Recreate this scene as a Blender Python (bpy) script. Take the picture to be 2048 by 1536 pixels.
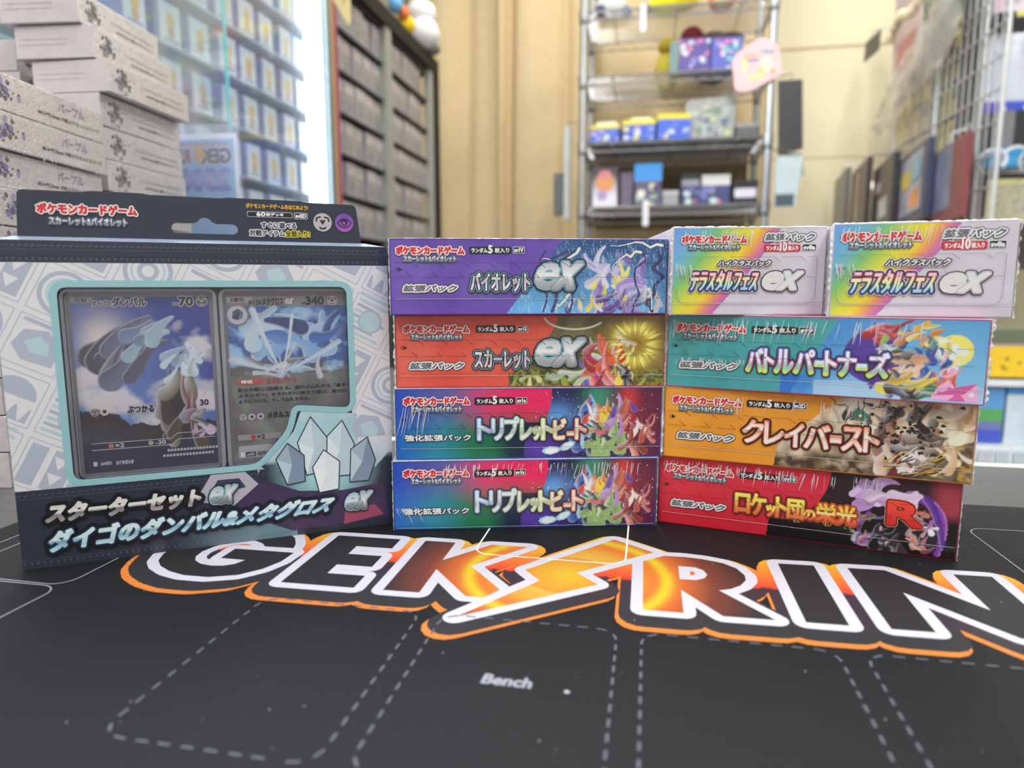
import bpy, bmesh, math, random
import numpy as np
from mathutils import Vector, Matrix, noise, geometry
random.seed(7)
R = math.radians
for o in list(bpy.data.objects): bpy.data.objects.remove(o)
SC = bpy.context.scene
COL = SC.collection
TZ = 0.72                       # height of the play mat above the floor
# ---------------------------------------------------------------- camera, world, lights, exposure
cam = bpy.data.cameras.new('camera'); camo = bpy.data.objects.new('camera', cam); COL.objects.link(camo)
camo.location = (0, 0, TZ + 0.1297)
camo.rotation_euler = (Matrix.Rotation(R(11.25), 3, 'Z') @ Matrix.Rotation(R(90 - 8.033), 3, 'X') @ Matrix.Rotation(-0.00132, 3, 'Z')).to_euler()
cam.sensor_width = 36; cam.lens = 36 * 1373.25 / 2048; cam.clip_start = 0.02; cam.clip_end = 50
cam.dof.use_dof = True; cam.dof.focus_distance = 0.365; cam.dof.aperture_fstop = 6.8
SC.camera = camo
w = bpy.data.worlds.new('world'); SC.world = w; w.use_nodes = True
w.node_tree.nodes['Background'].inputs[0].default_value = (0.9, 0.95, 1, 1)
w.node_tree.nodes['Background'].inputs[1].default_value = 0.3
SC.view_settings.view_transform = 'Standard'; SC.view_settings.look = 'None'
SC.view_settings.exposure = 0.0; SC.view_settings.gamma = 1.0
SC.view_settings.use_curve_mapping = False
SC.cycles.max_bounces = 10; SC.cycles.transparent_max_bounces = 24
def area(name, loc, size, power, rot=(0, 0, 0), col=(1, 0.97, 0.92)):
    l = bpy.data.lights.new(name, 'AREA'); l.shape = 'RECTANGLE'; l.size, l.size_y = size
    l.energy = power; l.color = col
    o = bpy.data.objects.new(name, l); COL.objects.link(o); o.location = loc; o.rotation_euler = rot
    return o
for i, (x, y, p) in enumerate([(-0.55, -0.9, 24), (0.75, -0.9, 24), (-0.55, 0.5, 15), (0.75, 0.5, 15), (-0.35, 2.0, 15), (0.85, 2.05, 19)]):
    area('ceiling_lamp', (x, y, 2.52), (0.25, 1.15), p, col=(0.97, 0.985, 1.0) if y < 1 else (1, 0.97, 0.93))

# ---------------------------------------------------------------- colour and materials
def lin(c):
    c /= 255.0
    return c / 12.92 if c <= 0.04045 else ((c + 0.055) / 1.055) ** 2.4
GAIN = 1.22
def S(r, g, b, k=1.0):
    return tuple(min(0.92, lin(v) * GAIN * k) for v in (r, g, b))
def mixc(a, b, t):
    t = max(0.0, min(1.0, t)); return tuple(a[i] * (1 - t) + b[i] * t for i in range(3))
def ramp(stops, t):
    if t <= stops[0][0]: return stops[0][1]
    for (a, ca), (b, cb) in zip(stops, stops[1:]):
        if t <= b: return mixc(ca, cb, (t - a) / max(1e-9, b - a))
    return stops[-1][1]
MATS = {}
def mat(name, rgb, rough=0.5, metal=0.0, var=0.06, scale=40.0, bump=0.0, bscale=300.0, coat=0.0, emit=0.0, trans=0.0, stretch=None, spec=0.5, ecol=None):
    if name in MATS: return MATS[name]
    m = bpy.data.materials.new(name); m.use_nodes = True; nt = m.node_tree
    b = nt.nodes['Principled BSDF']
    tc = nt.nodes.new('ShaderNodeTexCoord'); src = tc.outputs['Object']
    if stretch:
        mp = nt.nodes.new('ShaderNodeMapping'); mp.inputs['Scale'].default_value = stretch
        nt.links.new(src, mp.inputs[0]); src = mp.outputs[0]
    n = nt.nodes.new('ShaderNodeTexNoise'); n.inputs['Scale'].default_value = scale; n.inputs['Detail'].default_value = 5
    nt.links.new(src, n.inputs['Vector'])
    cr = nt.nodes.new('ShaderNodeValToRGB')
    cr.color_ramp.elements[0].position = 0.3; cr.color_ramp.elements[1].position = 0.7
    cr.color_ramp.elements[0].color = (*[max(0, c * (1 - var)) for c in rgb], 1)
    cr.color_ramp.elements[1].color = (*[min(1, c * (1 + var)) for c in rgb], 1)
    nt.links.new(n.outputs[0], cr.inputs[0]); nt.links.new(cr.outputs[0], b.inputs['Base Color'])
    b.inputs['Roughness'].default_value = rough; b.inputs['Metallic'].default_value = metal
    b.inputs['Coat Weight'].default_value = coat; b.inputs['Coat Roughness'].default_value = 0.08
    b.inputs['Specular IOR Level'].default_value = spec
    if bump:
        n2 = nt.nodes.new('ShaderNodeTexNoise'); n2.inputs['Scale'].default_value = bscale; n2.inputs['Detail'].default_value = 3
        nt.links.new(src, n2.inputs['Vector'])
        bp = nt.nodes.new('ShaderNodeBump'); bp.inputs['Strength'].default_value = bump; bp.inputs['Distance'].default_value = 0.001
        nt.links.new(n2.outputs[0], bp.inputs['Height']); nt.links.new(bp.outputs[0], b.inputs['Normal'])
    if emit:
        b.inputs['Emission Color'].default_value = (*(ecol or rgb), 1); b.inputs['Emission Strength'].default_value = emit
    if trans: b.inputs['Alpha'].default_value = 1 - trans
    MATS[name] = m; return m
def ink(name, rough, coat, bump=0.0, bscale=900, metal=0.0):
    if name in MATS: return MATS[name]
    m = mat(name, (0.5, 0.5, 0.5), rough, metal, coat=coat, bump=bump, bscale=bscale); nt = m.node_tree; b = nt.nodes['Principled BSDF']
    a = nt.nodes.new('ShaderNodeAttribute'); a.attribute_name = 'Col'
    mx = nt.nodes.new('ShaderNodeMix'); mx.data_type = 'RGBA'; mx.blend_type = 'MULTIPLY'; mx.inputs['Factor'].default_value = 0.10
    nt.links.new(a.outputs['Color'], mx.inputs['A'])
    n = nt.nodes.new('ShaderNodeTexNoise'); n.inputs['Scale'].default_value = 700
    nt.links.new(n.outputs[0], mx.inputs['B']); nt.links.new(mx.outputs['Result'], b.inputs['Base Color'])
    return m
def clear(name, rgb, opacity, rough=0.06, gloss=1.0, bump=0.0, bscale=200, ior=1.45):
    """clear film, glass or acrylic: lets straight light through, reflects by fresnel"""
    if name in MATS: return MATS[name]
    m = bpy.data.materials.new(name); m.use_nodes = True; nt = m.node_tree; nt.nodes.clear()
    out = nt.nodes.new('ShaderNodeOutputMaterial')
    t = nt.nodes.new('ShaderNodeBsdfTransparent'); t.inputs[0].default_value = (*rgb, 1)
    d = nt.nodes.new('ShaderNodeBsdfDiffuse'); d.inputs[0].default_value = (*rgb, 1)
    g = nt.nodes.new('ShaderNodeBsdfGlossy'); g.inputs['Roughness'].default_value = rough; g.inputs[0].default_value = (gloss, gloss, gloss, 1)
    m1 = nt.nodes.new('ShaderNodeMixShader'); m1.inputs[0].default_value = opacity
    m2 = nt.nodes.new('ShaderNodeMixShader'); fr = nt.nodes.new('ShaderNodeLayerWeight'); fr.inputs[0].default_value = 0.5
    pw = nt.nodes.new('ShaderNodeMath'); pw.operation = 'POWER'; pw.inputs[1].default_value = 5.0
    sc = nt.nodes.new('ShaderNodeMath'); sc.operation = 'MULTIPLY_ADD'; sc.inputs[1].default_value = 0.96; sc.inputs[2].default_value = 0.035
    nt.links.new(fr.outputs['Facing'], pw.inputs[0]); nt.links.new(pw.outputs[0], sc.inputs[0])
    n2 = nt.nodes.new('ShaderNodeTexNoise'); n2.inputs['Scale'].default_value = bscale
    tc = nt.nodes.new('ShaderNodeTexCoord'); nt.links.new(tc.outputs['Object'], n2.inputs['Vector'])
    bp = nt.nodes.new('ShaderNodeBump'); bp.inputs['Strength'].default_value = bump; bp.inputs['Distance'].default_value = 0.001
    nt.links.new(n2.outputs[0], bp.inputs['Height']); nt.links.new(bp.outputs[0], g.inputs['Normal']); nt.links.new(bp.outputs[0], fr.inputs['Normal'])
    nt.links.new(t.outputs[0], m1.inputs[1]); nt.links.new(d.outputs[0], m1.inputs[2])
    nt.links.new(sc.outputs[0], m2.inputs[0]); nt.links.new(m1.outputs[0], m2.inputs[1]); nt.links.new(g.outputs[0], m2.inputs[2])
    nt.links.new(m2.outputs[0], out.inputs[0]); MATS[name] = m; return m

# ---------------------------------------------------------------- scene-graph helpers
def tag(o, label, cat, group=None, kind=None):
    o['label'] = label; o['category'] = cat
    if group: o['group'] = group
    if kind: o['kind'] = kind
    return o
def thing(name, label, cat, loc=(0, 0, 0), rz=0.0, group=None):
    o = bpy.data.objects.new(name, None); COL.objects.link(o); o.empty_display_size = 0.02
    o.location = (loc[0], loc[1], loc[2] + TZ); o.rotation_euler = (0, 0, rz)
    return tag(o, label, cat, group)
def dup(root, label, loc, rz=None):
    c = root.copy(); COL.objects.link(c); c['label'] = label
    c.location = (loc[0], loc[1], loc[2] + TZ)
    if rz is not None: c.rotation_euler = (0, 0, rz)
    for ch in list(root.children):
        k = ch.copy(); COL.objects.link(k); k.parent = c
        for g in list(ch.children):
            s = g.copy(); COL.objects.link(s); s.parent = k
    return c
class MB:
    """collects simple solids into one mesh"""
    def __init__(s): s.V = []; s.F = []; s.M = []
    def add(s, vs, fs, m=0):
        b = len(s.V); s.V += [tuple(v) for v in vs]; s.F += [tuple(i + b for i in f) for f in fs]; s.M += [m] * len(fs); return s
    def box(s, x0, y0, z0, x1, y1, z1, m=0, rz=0.0, c=None):
        vs = [(x, y, z) for x in (x0, x1) for y in (y0, y1) for z in (z0, z1)]
        if rz:
            cx, cy = c or ((x0 + x1) / 2, (y0 + y1) / 2); ca, sa = math.cos(rz), math.sin(rz)
            vs = [(cx + (x - cx) * ca - (y - cy) * sa, cy + (x - cx) * sa + (y - cy) * ca, z) for x, y, z in vs]
        return s.add(vs, [(0, 1, 3, 2), (4, 6, 7, 5), (0, 4, 5, 1), (2, 3, 7, 6), (0, 2, 6, 4), (1, 5, 7, 3)], m)
    def tube(s, pts, r, n=8, m=0, close=False):
        pts = [Vector(p) for p in pts]; rings = []
        for i, p in enumerate(pts):
            t = (pts[min(i + 1, len(pts) - 1)] - pts[max(i - 1, 0)]).normalized()
            a = t.orthogonal().normalized(); b = t.cross(a)
            if rings:
                a = (pa - t * pa.dot(t)).normalized(); b = t.cross(a)
            pa = a
            rr = r[i] if isinstance(r, (list, tuple)) else r
            rings.append([p + (a * math.cos(2 * math.pi * k / n) + b * math.sin(2 * math.pi * k / n)) * rr for k in range(n)])
        vs = [v for g in rings for v in g]; fs = []
        for i in range(len(pts) - 1):
            for k in range(n):
                k2 = (k + 1) % n; fs.append((i * n + k, i * n + k2, (i + 1) * n + k2, (i + 1) * n + k))
        fs.append(tuple(range(n - 1, -1, -1))); fs.append(tuple((len(pts) - 1) * n + k for k in range(n)))
        return s.add(vs, fs, m)
    def ball(s, c, r, m=0, nu=16, nv=10, wob=0.0):
        vs = []; fs = []
        for j in range(nv + 1):
            th = math.pi * j / nv
            for i in range(nu):
                ph = 2 * math.pi * i / nu; d = Vector((math.sin(th) * math.cos(ph), math.sin(th) * math.sin(ph), math.cos(th)))
                q = 1 + wob * noise.noise(d * 2.5 + Vector(c) * 9)
                vs.append((c[0] + d.x * r[0] * q, c[1] + d.y * r[1] * q, c[2] + d.z * r[2] * q))
        for j in range(nv):
            for i in range(nu):
                fs.append((j * nu + i, (j + 1) * nu + i, (j + 1) * nu + (i + 1) % nu, j * nu + (i + 1) % nu))
        return s.add(vs, fs, m)
    def prism(s, pts, axis, a, b, m=0):
        """polygon pts (2-D) extruded along axis from a to b"""
        def P(p, h): return {0: (h, p[0], p[1]), 1: (p[0], h, p[1]), 2: (p[0], p[1], h)}[axis]
        n = len(pts); vs = [P(p, a) for p in pts] + [P(p, b) for p in pts]
        tri = geometry.tessellate_polygon([[Vector((p[0], p[1], 0)) for p in pts]])
        fs = [t for t in tri] + [(t[2] + n, t[1] + n, t[0] + n) for t in tri]
        fs += [(i, (i + 1) % n, (i + 1) % n + n, i + n) for i in range(n)]
        return s.add(vs, fs, m)
    def build(s, name, mats, parent=None, smooth=False, bevel=0.0, loc=None, kind=None):
        me = bpy.data.meshes.new(name); me.from_pydata(s.V, [], s.F)
        for m in (mats if isinstance(mats, (list, tuple)) else [mats]): me.materials.append(m)
        me.polygons.foreach_set('material_index', s.M)
        bm = bmesh.new(); bm.from_mesh(me)
        bmesh.ops.recalc_face_normals(bm, faces=bm.faces)
        if bevel:
            bmesh.ops.bevel(bm, geom=list(bm.edges), offset=bevel, segments=2, affect='EDGES', profile=0.6)
        bm.to_mesh(me); bm.free()
        if smooth: me.polygons.foreach_set('use_smooth', [True] * len(me.polygons))
        me.update()
        o = bpy.data.objects.new(name, me); COL.objects.link(o)
        if parent: o.parent = parent
        if loc: o.location = loc
        if kind: o['kind'] = kind
        return o
def struct(name, mb, mats, label=None, **k):
    o = mb.build(name, mats, kind='structure', **k)
    o.location.z += TZ
    if label: o['label'] = label
    return o

# ---------------------------------------------------------------- flat print: letters and shapes as thin coloured geometry
_tc = bpy.data.curves.new('lettering', 'FONT'); _tc.resolution_u = 3
_to = bpy.data.objects.new('lettering', _tc); COL.objects.link(_to)
_G = {}
def glyph(s):
    if s in _G: return _G[s]
    _tc.body = s
    bpy.context.view_layer.update()
    ev = _to.evaluated_get(bpy.context.evaluated_depsgraph_get()); me = ev.to_mesh()
    me.calc_loop_triangles()
    P = [(v.co.x, v.co.y) for v in me.vertices]; T = [tuple(t.vertices) for t in me.loop_triangles]
    cnt = {}
    for t in T:
        for i in range(3):
            k = tuple(sorted((t[i], t[(i + 1) % 3]))); cnt[k] = cnt.get(k, 0) + 1
    E = [k for k, c in cnt.items() if c == 1]
    ev.to_mesh_clear()
    x0 = min(p[0] for p in P); x1 = max(p[0] for p in P); y0 = min(p[1] for p in P); y1 = max(p[1] for p in P)
    P = [((p[0] - x0) / (x1 - x0), (p[1] - y0) / (y1 - y0)) for p in P]
    _G[s] = (P, T, E); return _G[s]
def rrect(x0, y0, x1, y1, r, n=4):
    out = []
    for cx, cy, a in ((x1 - r, y0 + r, -90), (x1 - r, y1 - r, 0), (x0 + r, y1 - r, 90), (x0 + r, y0 + r, 180)):
        for i in range(n + 1): t = R(a + 90 * i / n); out.append((cx + r * math.cos(t), cy + r * math.sin(t)))
    return out
def circ(cx, cy, r, n=24, ry=None, a0=0, a1=360):
    return [(cx + r * math.cos(R(a0 + (a1 - a0) * i / n)), cy + (ry or r) * math.sin(R(a0 + (a1 - a0) * i / n))) for i in range(n + (a1 - a0 != 360))]
def clip(poly, axis, val, keep_gt):
    out = []
    for i in range(len(poly)):
        a, b = poly[i], poly[(i + 1) % len(poly)]
        ia = (a[axis] >= val) == keep_gt or a[axis] == val; ib = (b[axis] >= val) == keep_gt or b[axis] == val
        if ia: out.append(a)
        if ia != ib:
            t = (val - a[axis]) / (b[axis] - a[axis]); out.append((a[0] + (b[0] - a[0]) * t, a[1] + (b[1] - a[1]) * t))
    return out
class Print:
    def __init__(s, rect=None): s.V = []; s.F = []; s.C = []; s.rect = rect; s.k = 0
    def tri(s, ps, z, col, sub=0.0):
        if sub:
            d = [(ps[i][0] - ps[(i + 1) % 3][0]) ** 2 + (ps[i][1] - ps[(i + 1) % 3][1]) ** 2 for i in range(3)]
            k = d.index(max(d))
            if d[k] > sub * sub:
                a, b, c = ps[k], ps[(k + 1) % 3], ps[(k + 2) % 3]; m = ((a[0] + b[0]) / 2, (a[1] + b[1]) / 2)
                s.tri((a, m, c), z, col, sub); s.tri((m, b, c), z, col, sub); return
        ps = list(ps)
        if s.rect:
            for ax, v, g in ((0, s.rect[0], True), (1, s.rect[1], True), (0, s.rect[2], False), (1, s.rect[3], False)):
                ps = clip(ps, ax, v, g)
                if len(ps) < 3: return
        b = len(s.V); n = len(ps)
        cx = sum(p[0] for p in ps) / n; cy = sum(p[1] for p in ps) / n
        for p in ps:
            s.V.append((p[0], p[1], z))
            s.C.append(col if not callable(col) else col(p[0] + (cx - p[0]) * 1e-3, p[1] + (cy - p[1]) * 1e-3))
        s.F.append(tuple(range(b, b + n)))
    def poly(s, pts, col, z, holes=(), sub=0.0):
        s.k += 1; z = z + (s.k % 19) * 0.045
        loops = [list(pts)] + [list(h) for h in holes]; flat = [p for l in loops for p in l]
        for t in geometry.tessellate_polygon([[Vector((p[0], p[1], 0)) for p in l] for l in loops]):
            s.tri([flat[i] for i in t], z, col, sub)
    def stroke(s, segs, r, col, z, n=6, sub=0.0, caps=True):
        seen = set(); zb = z
        for a, b in segs:
            s.k += 1; z = zb + 0.05 + (s.k % 17) * 0.05          # overlapping pieces of one colour never share a plane
            dx, dy = b[0] - a[0], b[1] - a[1]; l = math.hypot(dx, dy)
            if l > 1e-9:
                px, py = -dy / l * r, dx / l * r
                q = [(a[0] + px, a[1] + py), (a[0] - px, a[1] - py), (b[0] - px, b[1] - py), (b[0] + px, b[1] + py)]
                s.tri(q[:3], z, col, sub); s.tri((q[0], q[2], q[3]), z, col, sub)
            if caps:
                for p in (a, b):
                    k = (round(p[0], 4), round(p[1], 4))
                    if k in seen: continue
                    seen.add(k); c = circ(p[0], p[1], r, n); s.k += 1; z = zb + 0.05 + (s.k % 17) * 0.05
                    for i in range(1, n - 1): s.tri((c[0], c[i], c[i + 1]), z, col, sub)
    def line(s, pts, wd, col, z, close=False, n=5):
        q = list(pts) + ([pts[0]] if close else []); s.stroke(list(zip(q, q[1:])), wd / 2, col, z, n)
    def blob(s, pts, r, col, z, n=10, sub=0.0):
        s.poly(pts, col, z, sub=sub); s.stroke(list(zip(pts, pts[1:] + pts[:1])), r, col, z, n, sub)
    def grid(s, x0, y0, x1, y1, nx, ny, fn, z):
        b = len(s.V)
        for j in range(ny + 1):
            for i in range(nx + 1):
                x = x0 + (x1 - x0) * i / nx; y = y0 + (y1 - y0) * j / ny
                s.V.append((x, y, z)); s.C.append(fn(x, y))
        for j in range(ny):
            for i in range(nx):
                k = b + j * (nx + 1) + i; s.F.append((k, k + 1, k + nx + 2, k + nx + 1))
    def text(s, body, box, fill, z, outs=(), bold=0.0, shear=0.0, slices=(), quad=None, n=6):
        """letters fitted to box (or to the four corners quad: bl, br, tr, tl); outs = outlines, widest first; colours may take (u, v)"""
        P, T, E = glyph(body)
        x0, y0, x1, y1 = box if box else (0, 0, 0, 0)
        def mp(u, v):
            if quad:
                bl, br, tr, tl = quad
                return tuple((bl[k] * (1 - u) + br[k] * u) * (1 - v) + (tl[k] * (1 - u) + tr[k] * u) * v for k in (0, 1))
            wsh = abs(shear) * (y1 - y0)
            return (x0 + u * (x1 - x0 - wsh) + (v if shear > 0 else 1 - v) * wsh, y0 + v * (y1 - y0))
        Q = [mp(*p) for p in P]
        if quad:
            bl, br, tr, tl = quad
            def uv(x, y):
                u = (x - bl[0]) / (br[0] - bl[0]); yb = bl[1] + (br[1] - bl[1]) * u; yt = tl[1] + (tr[1] - tl[1]) * u
                return u, (y - yb) / (yt - yb)
        else:
            def uv(x, y): return (x - x0) / (x1 - x0), (y - y0) / (y1 - y0)
        def cf(c): return (lambda x, y: c(*uv(x, y))) if callable(c) else c
        seg = [(Q[a], Q[b]) for a, b in E]
        for r, c in outs:
            s.stroke(seg, r + bold, cf(c), z, n)
            for t in T: s.tri([Q[i] for i in t], z, cf(c))
            z += 1
        f = cf(fill)
        if bold: s.stroke(seg, bold, f, z, n)
        polys = [[P[i] for i in t] for t in T]
        for v in slices:
            nxt = []
            for p in polys:
                for g in (True, False):
                    c = clip(p, 1, v, g)
                    if len(c) >= 3: nxt.append(c)
            polys = nxt
        for p in polys:
            p = [mp(*q) for q in p]
            for i in range(1, len(p) - 1): s.tri((p[0], p[i], p[i + 1]), z, f)
        return z + 1
    def build(s, name, m, parent=None, w=0.0, y0=0.0, lift=6e-5, step=2.6e-5, flat=False, kind=None):
        """upright print faces -y in its parent's frame (x from the left edge, y up, millimetres); flat print lies face up"""
        if flat: vs = [(x / 1000, y / 1000, lift + z * step) for x, y, z in s.V]
        else: vs = [((x - w / 2) / 1000, -(lift + z * step), (y + y0) / 1000) for x, y, z in s.V]
        me = bpy.data.meshes.new(name); me.from_pydata(vs, [], s.F)
        at = me.color_attributes.new('Col', 'FLOAT_COLOR', 'POINT')
        at.data.foreach_set('color', [c for k in s.C for c in (k[0], k[1], k[2], 1.0)])
        me.materials.append(m); me.update()
        o = bpy.data.objects.new(name, me); COL.objects.link(o)
        if parent: o.parent = parent
        if kind: o['kind'] = kind
        return o
def paint(P, strokes, rim=0.35):
    """soft brush strokes laid into a fine print grid: (x0, y0, bend x, bend y, x1, y1, width at start, at end, colour, second colour)"""
    A = np.array(P.V)[:, :2]; C = np.array(P.C)
    for x0, y0, xm, ym, x1, y1, w0, w1, c1, c2 in strokes:
        pad = max(w0, w1) + 1.5
        m = np.where((A[:, 0] > min(x0, xm, x1) - pad) & (A[:, 0] < max(x0, xm, x1) + pad) & (A[:, 1] > min(y0, ym, y1) - pad) & (A[:, 1] < max(y0, ym, y1) + pad))[0]
        if not len(m): continue
        q = A[m]; best = np.full(len(m), 1e9); side = np.zeros(len(m))
        nn = 17 if min(w0, w1) > 1.2 else 64
        for i in range(nn + 1):
            t = i / nn; px = (1 - t) ** 2 * x0 + 2 * t * (1 - t) * xm + t * t * x1; py = (1 - t) ** 2 * y0 + 2 * t * (1 - t) * ym + t * t * y1
            tx = 2 * (1 - t) * (xm - x0) + 2 * t * (x1 - xm); ty = 2 * (1 - t) * (ym - y0) + 2 * t * (y1 - ym); l = math.hypot(tx, ty) or 1
            w_ = w0 + (w1 - w0) * t; dx = q[:, 0] - px; dy = q[:, 1] - py
            d = np.hypot(dx, dy) - w_; k = d < best; best[k] = d[k]; side[k] = ((tx * dy - ty * dx) / l / max(w_, .1))[k]
        a = np.clip(.5 - best / .5, 0, 1)[:, None]; sh = np.clip(.5 + .6 * side, 0, 1)[:, None]
        col = np.array(c1) * (1 - sh) + np.array(c2) * sh
        r_ = (np.exp(-((best + .35) / .3) ** 2) * rim)[:, None] * np.clip(side, 0, 1)[:, None]
        col = col * (1 - r_) + np.array((.8, .8, .82)) * r_
        C[m] = C[m] * (1 - a) + col * a
    P.C = [tuple(c) for c in C]
def cluster(r, n, cx, cy, rx, ry, ln, wd, pal, ang=(0, 360), bend=.4):
    out = []
    for i in range(n):
        x, y = cx + rx * r.uniform(-1, 1), cy + ry * r.uniform(-1, 1); a = R(r.uniform(*ang)); l = ln * r.uniform(.5, 1.3); b = r.uniform(-bend, bend) * l
        dx, dy = l * math.cos(a), l * math.sin(a); c = r.choice(pal); c2 = mixc(c, r.choice([(.75, .75, .8), (.03, .03, .06), r.choice(pal)]), r.uniform(.25, .6))
        out.append((x - dx / 2, y - dy / 2, x - dy / l * b, y + dx / l * b, x + dx / 2, y + dy / 2, wd * r.uniform(.6, 1.4), wd * r.uniform(.05, .5), c, c2))
    return out
def vgrad(stops): return lambda u, v: ramp(stops, v)
def N(x, y, k=1.0, s=0.0): return noise.fractal(Vector((x * k + s, y * k - s, s * 1.7)), 1.0, 2.0, 4)
# ---------------------------------------------------------------- the room
WALL = mat('cream_wall', S(228, 216, 186), 0.75, var=0.02, scale=3, bump=0.15, bscale=120)
WHITEWALL = mat('white_wall', (0.72, 0.71, 0.68), 0.8, var=0.02, scale=3)
FLOOR = mat('floor_vinyl', (0.26, 0.23, 0.2), 0.4, var=0.15, scale=6)
GREYTRIM = mat('grey_trim', S(176, 176, 172), 0.35, var=0.04)
YB = 3.15
fl = MB().box(-1.6, -2.0, -TZ - 0.05, 2.4, YB + 0.1, -TZ); struct('floor', fl, FLOOR)
ce = MB().box(-1.6, -2.0, 1.84, 2.4, YB + 0.1, 1.9); struct('ceiling', ce, WHITEWALL)
struct('wall_left', MB().box(-1.65, -2.0, -TZ, -1.6, YB, 1.84), WHITEWALL)
struct('wall_right', MB().box(2.4, -2.0, -TZ, 2.45, YB, 1.84), WHITEWALL)
struct('wall_front', MB().box(-1.6, -2.05, -TZ, 2.4, -2.0, 1.84), WHITEWALL)
wb = struct('wall_back', MB().box(-1.6, YB + 0.005, -TZ, 2.4, YB + 0.06, 1.84), mat('panel_joint', S(206, 190, 156), 0.8, var=0.03))
for z0, z1 in ((-TZ, 0.657), (0.662, 1.082), (1.098, 1.84)):     # large cream wall panels with recessed joints
    for x0, x1 in ((-1.6, 0.47), (0.476, 2.4)):
        p = MB().box(x0, YB, z0, x1, YB + 0.0045, z1).build('panel', WALL, wb)
wb.location.z = TZ
t = struct('trim_1', MB().box(0.452, YB - 0.03, -TZ, 0.475, YB, 1.84).box(0.436, YB - 0.018, -TZ, 0.452, YB, 1.84, 1), [GREYTRIM, mat('trim_wood', S(178, 150, 108), 0.5, var=0.1)])

# ---------------------------------------------------------------- table, side counter and play mat
TABLE = mat('grey_laminate', (0.085, 0.085, 0.085), 0.36, var=0.35, scale=14, stretch=(1.2, 40, 1), bump=0.04, bscale=60)
EDGE = mat('table_edge_band', (0.55, 0.54, 0.5), 0.4)
STEEL = mat('chrome_wire', (0.52, 0.53, 0.55), 0.36, metal=1.0, var=0.05)
tb = thing('table', 'grey wood-grain counter table under the black play mat', 'table', (0, 0, -0.002))
MB().box(-0.66, -0.25, -0.03, 0.62, 0.552, 0).build('tabletop', TABLE, tb, bevel=0.001)
MB().box(-0.66, 0.5535, -0.03, 0.62, 0.566, 0.0).build('edge_band', EDGE, tb)
for x, y in ((-0.62, -0.2), (0.56, -0.2), (-0.62, 0.5), (0.56, 0.5)):
    MB().box(x - 0.025, y - 0.025, -TZ + 0.002, x + 0.025, y + 0.025, -0.03).build('leg', GREYTRIM, tb)
rail = MB()
for i in range(60): rail.box(-0.1 + i * 0.012, 0.567, -0.028, -0.1 + i * 0.012 + 0.0105, 0.573 + 0.003 * (i % 2), 0.008)
rr = rail.build('clear_rail', clear('rail_clear', (0.9, 0.93, 0.97), 0.35, 0.1, bump=0.4), None)
rr.location.z = TZ; tag(rr, 'ribbed clear rail along the back edge of the counter table', 'rail')
sc_ = thing('side_counter', 'brown side counter under the stacks of silver cartons', 'counter', (-0.62, 0.86, -0.002))
MB().box(-0.04, -0.285, -0.03, 0.5, 0.2, 0).build('countertop', TABLE, sc_)
MB().box(-0.02, -0.27, -TZ + 0.002, 0.48, 0.19, -0.03).build('cabinet_body', GREYTRIM, sc_)

MATF = mat('play_mat_fabric', (0.0072, 0.0074, 0.0094), 0.58, var=0.4, scale=900, bump=0.5, bscale=1500, spec=0.24)
nt = MATF.node_tree                       # woven rubber-backed cloth: tiny pale lint on black
pm = thing('play_mat', 'black cloth play mat printed with big orange and white logo', 'mat', (0, 0, 0))
MB().box(-0.343, -0.16, -0.0019, 0.47, 0.444, 0).build('cloth', MATF, pm)
MINK = ink('mat_print', 0.62, 0.0, 0.5, 1500)
G_ = [(-187.4,301.4),(-190.6,304.8),(-195.8,307.4),(-201.4,307.4),(-207.8,303.5),(-212.4,296.2),(-214.2,289.2),(-213.2,282.8),(-210.4,278.6),(-205.5,275.6),(-199.1,274.5),(-193.5,275.4),(-189.3,278.3),(-187.2,283.6),(-200.2,283.6),(-200.2,295.8),(-168.7,296.4),(-169.3,285.3),(-173.2,275.6),(-180.5,267.3),(-192.3,262.6),(-204.7,262.4),(-214.2,265.1),(-222.5,269.8),(-227.8,275.2),(-231.2,283.3),(-232.2,293),(-229.5,304),(-223,314),(-214,321.5),(-203,325.5),(-193,325),(-184.7,320.6),(-178.3,315.1),(-173.6,307.2),(-172,302)]
E_ = [(-157.5,323),(-123.4,323.8),(-123.3,311),(-142,310.6),(-141.8,300.3),(-124.4,300.8),(-124.1,287.6),(-141.6,287.2),(-141.4,277),(-123.3,277.6),(-123.1,264.8),(-157.4,264)]
K_ = [(-110,324.4),(-94.2,324.8),(-94.1,301.5),(-75.4,325.4),(-56.6,326),(-79,297.6),(-60.1,275.2),(-65.1,266.6),(-73.2,266.3),(-93.7,290.9),(-93.6,265.8),(-109.8,265.3)]
B_ = [(-14.7,344.7),(5.1,330.8),(-29.5,299.4),(-19.1,288.5),(-72.4,247.4),(-44.8,287.5),(-53.1,298)]
R_ = [(0.3,318.8),(10.3,327.4),(19.5,327.8),(28.6,326.6),(37.3,323.6),(42.9,318.3),(45.6,311),(45.4,305.7),(42.3,299.4),(37.7,295),(32.6,292.7),(51.9,269.2),(31.9,268.6),(16.6,290.2),(16.7,268.5),(0.6,268.2)]
RC_ = [(16.4,316),(23.9,316),(27.6,313.4),(29,308.5),(27.6,304.4),(23.8,301.6),(16.5,301.2)]
I_ = [(62.8,328.2),(78.8,328.8),(79,270),(63.2,269.6)]
N_ = [(93.6,328.9),(109.6,329.4),(138.5,294.5),(138.6,330.3),(154.6,330.8),(154.6,272),(138.8,271.6),(109.6,305.6),(109.6,270.6),(94,270.2)]
LET = [(G_, ()), (E_, ()), (K_, ()), (B_, ()), (R_, (RC_,)), (I_, ()), (N_, ())]
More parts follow.
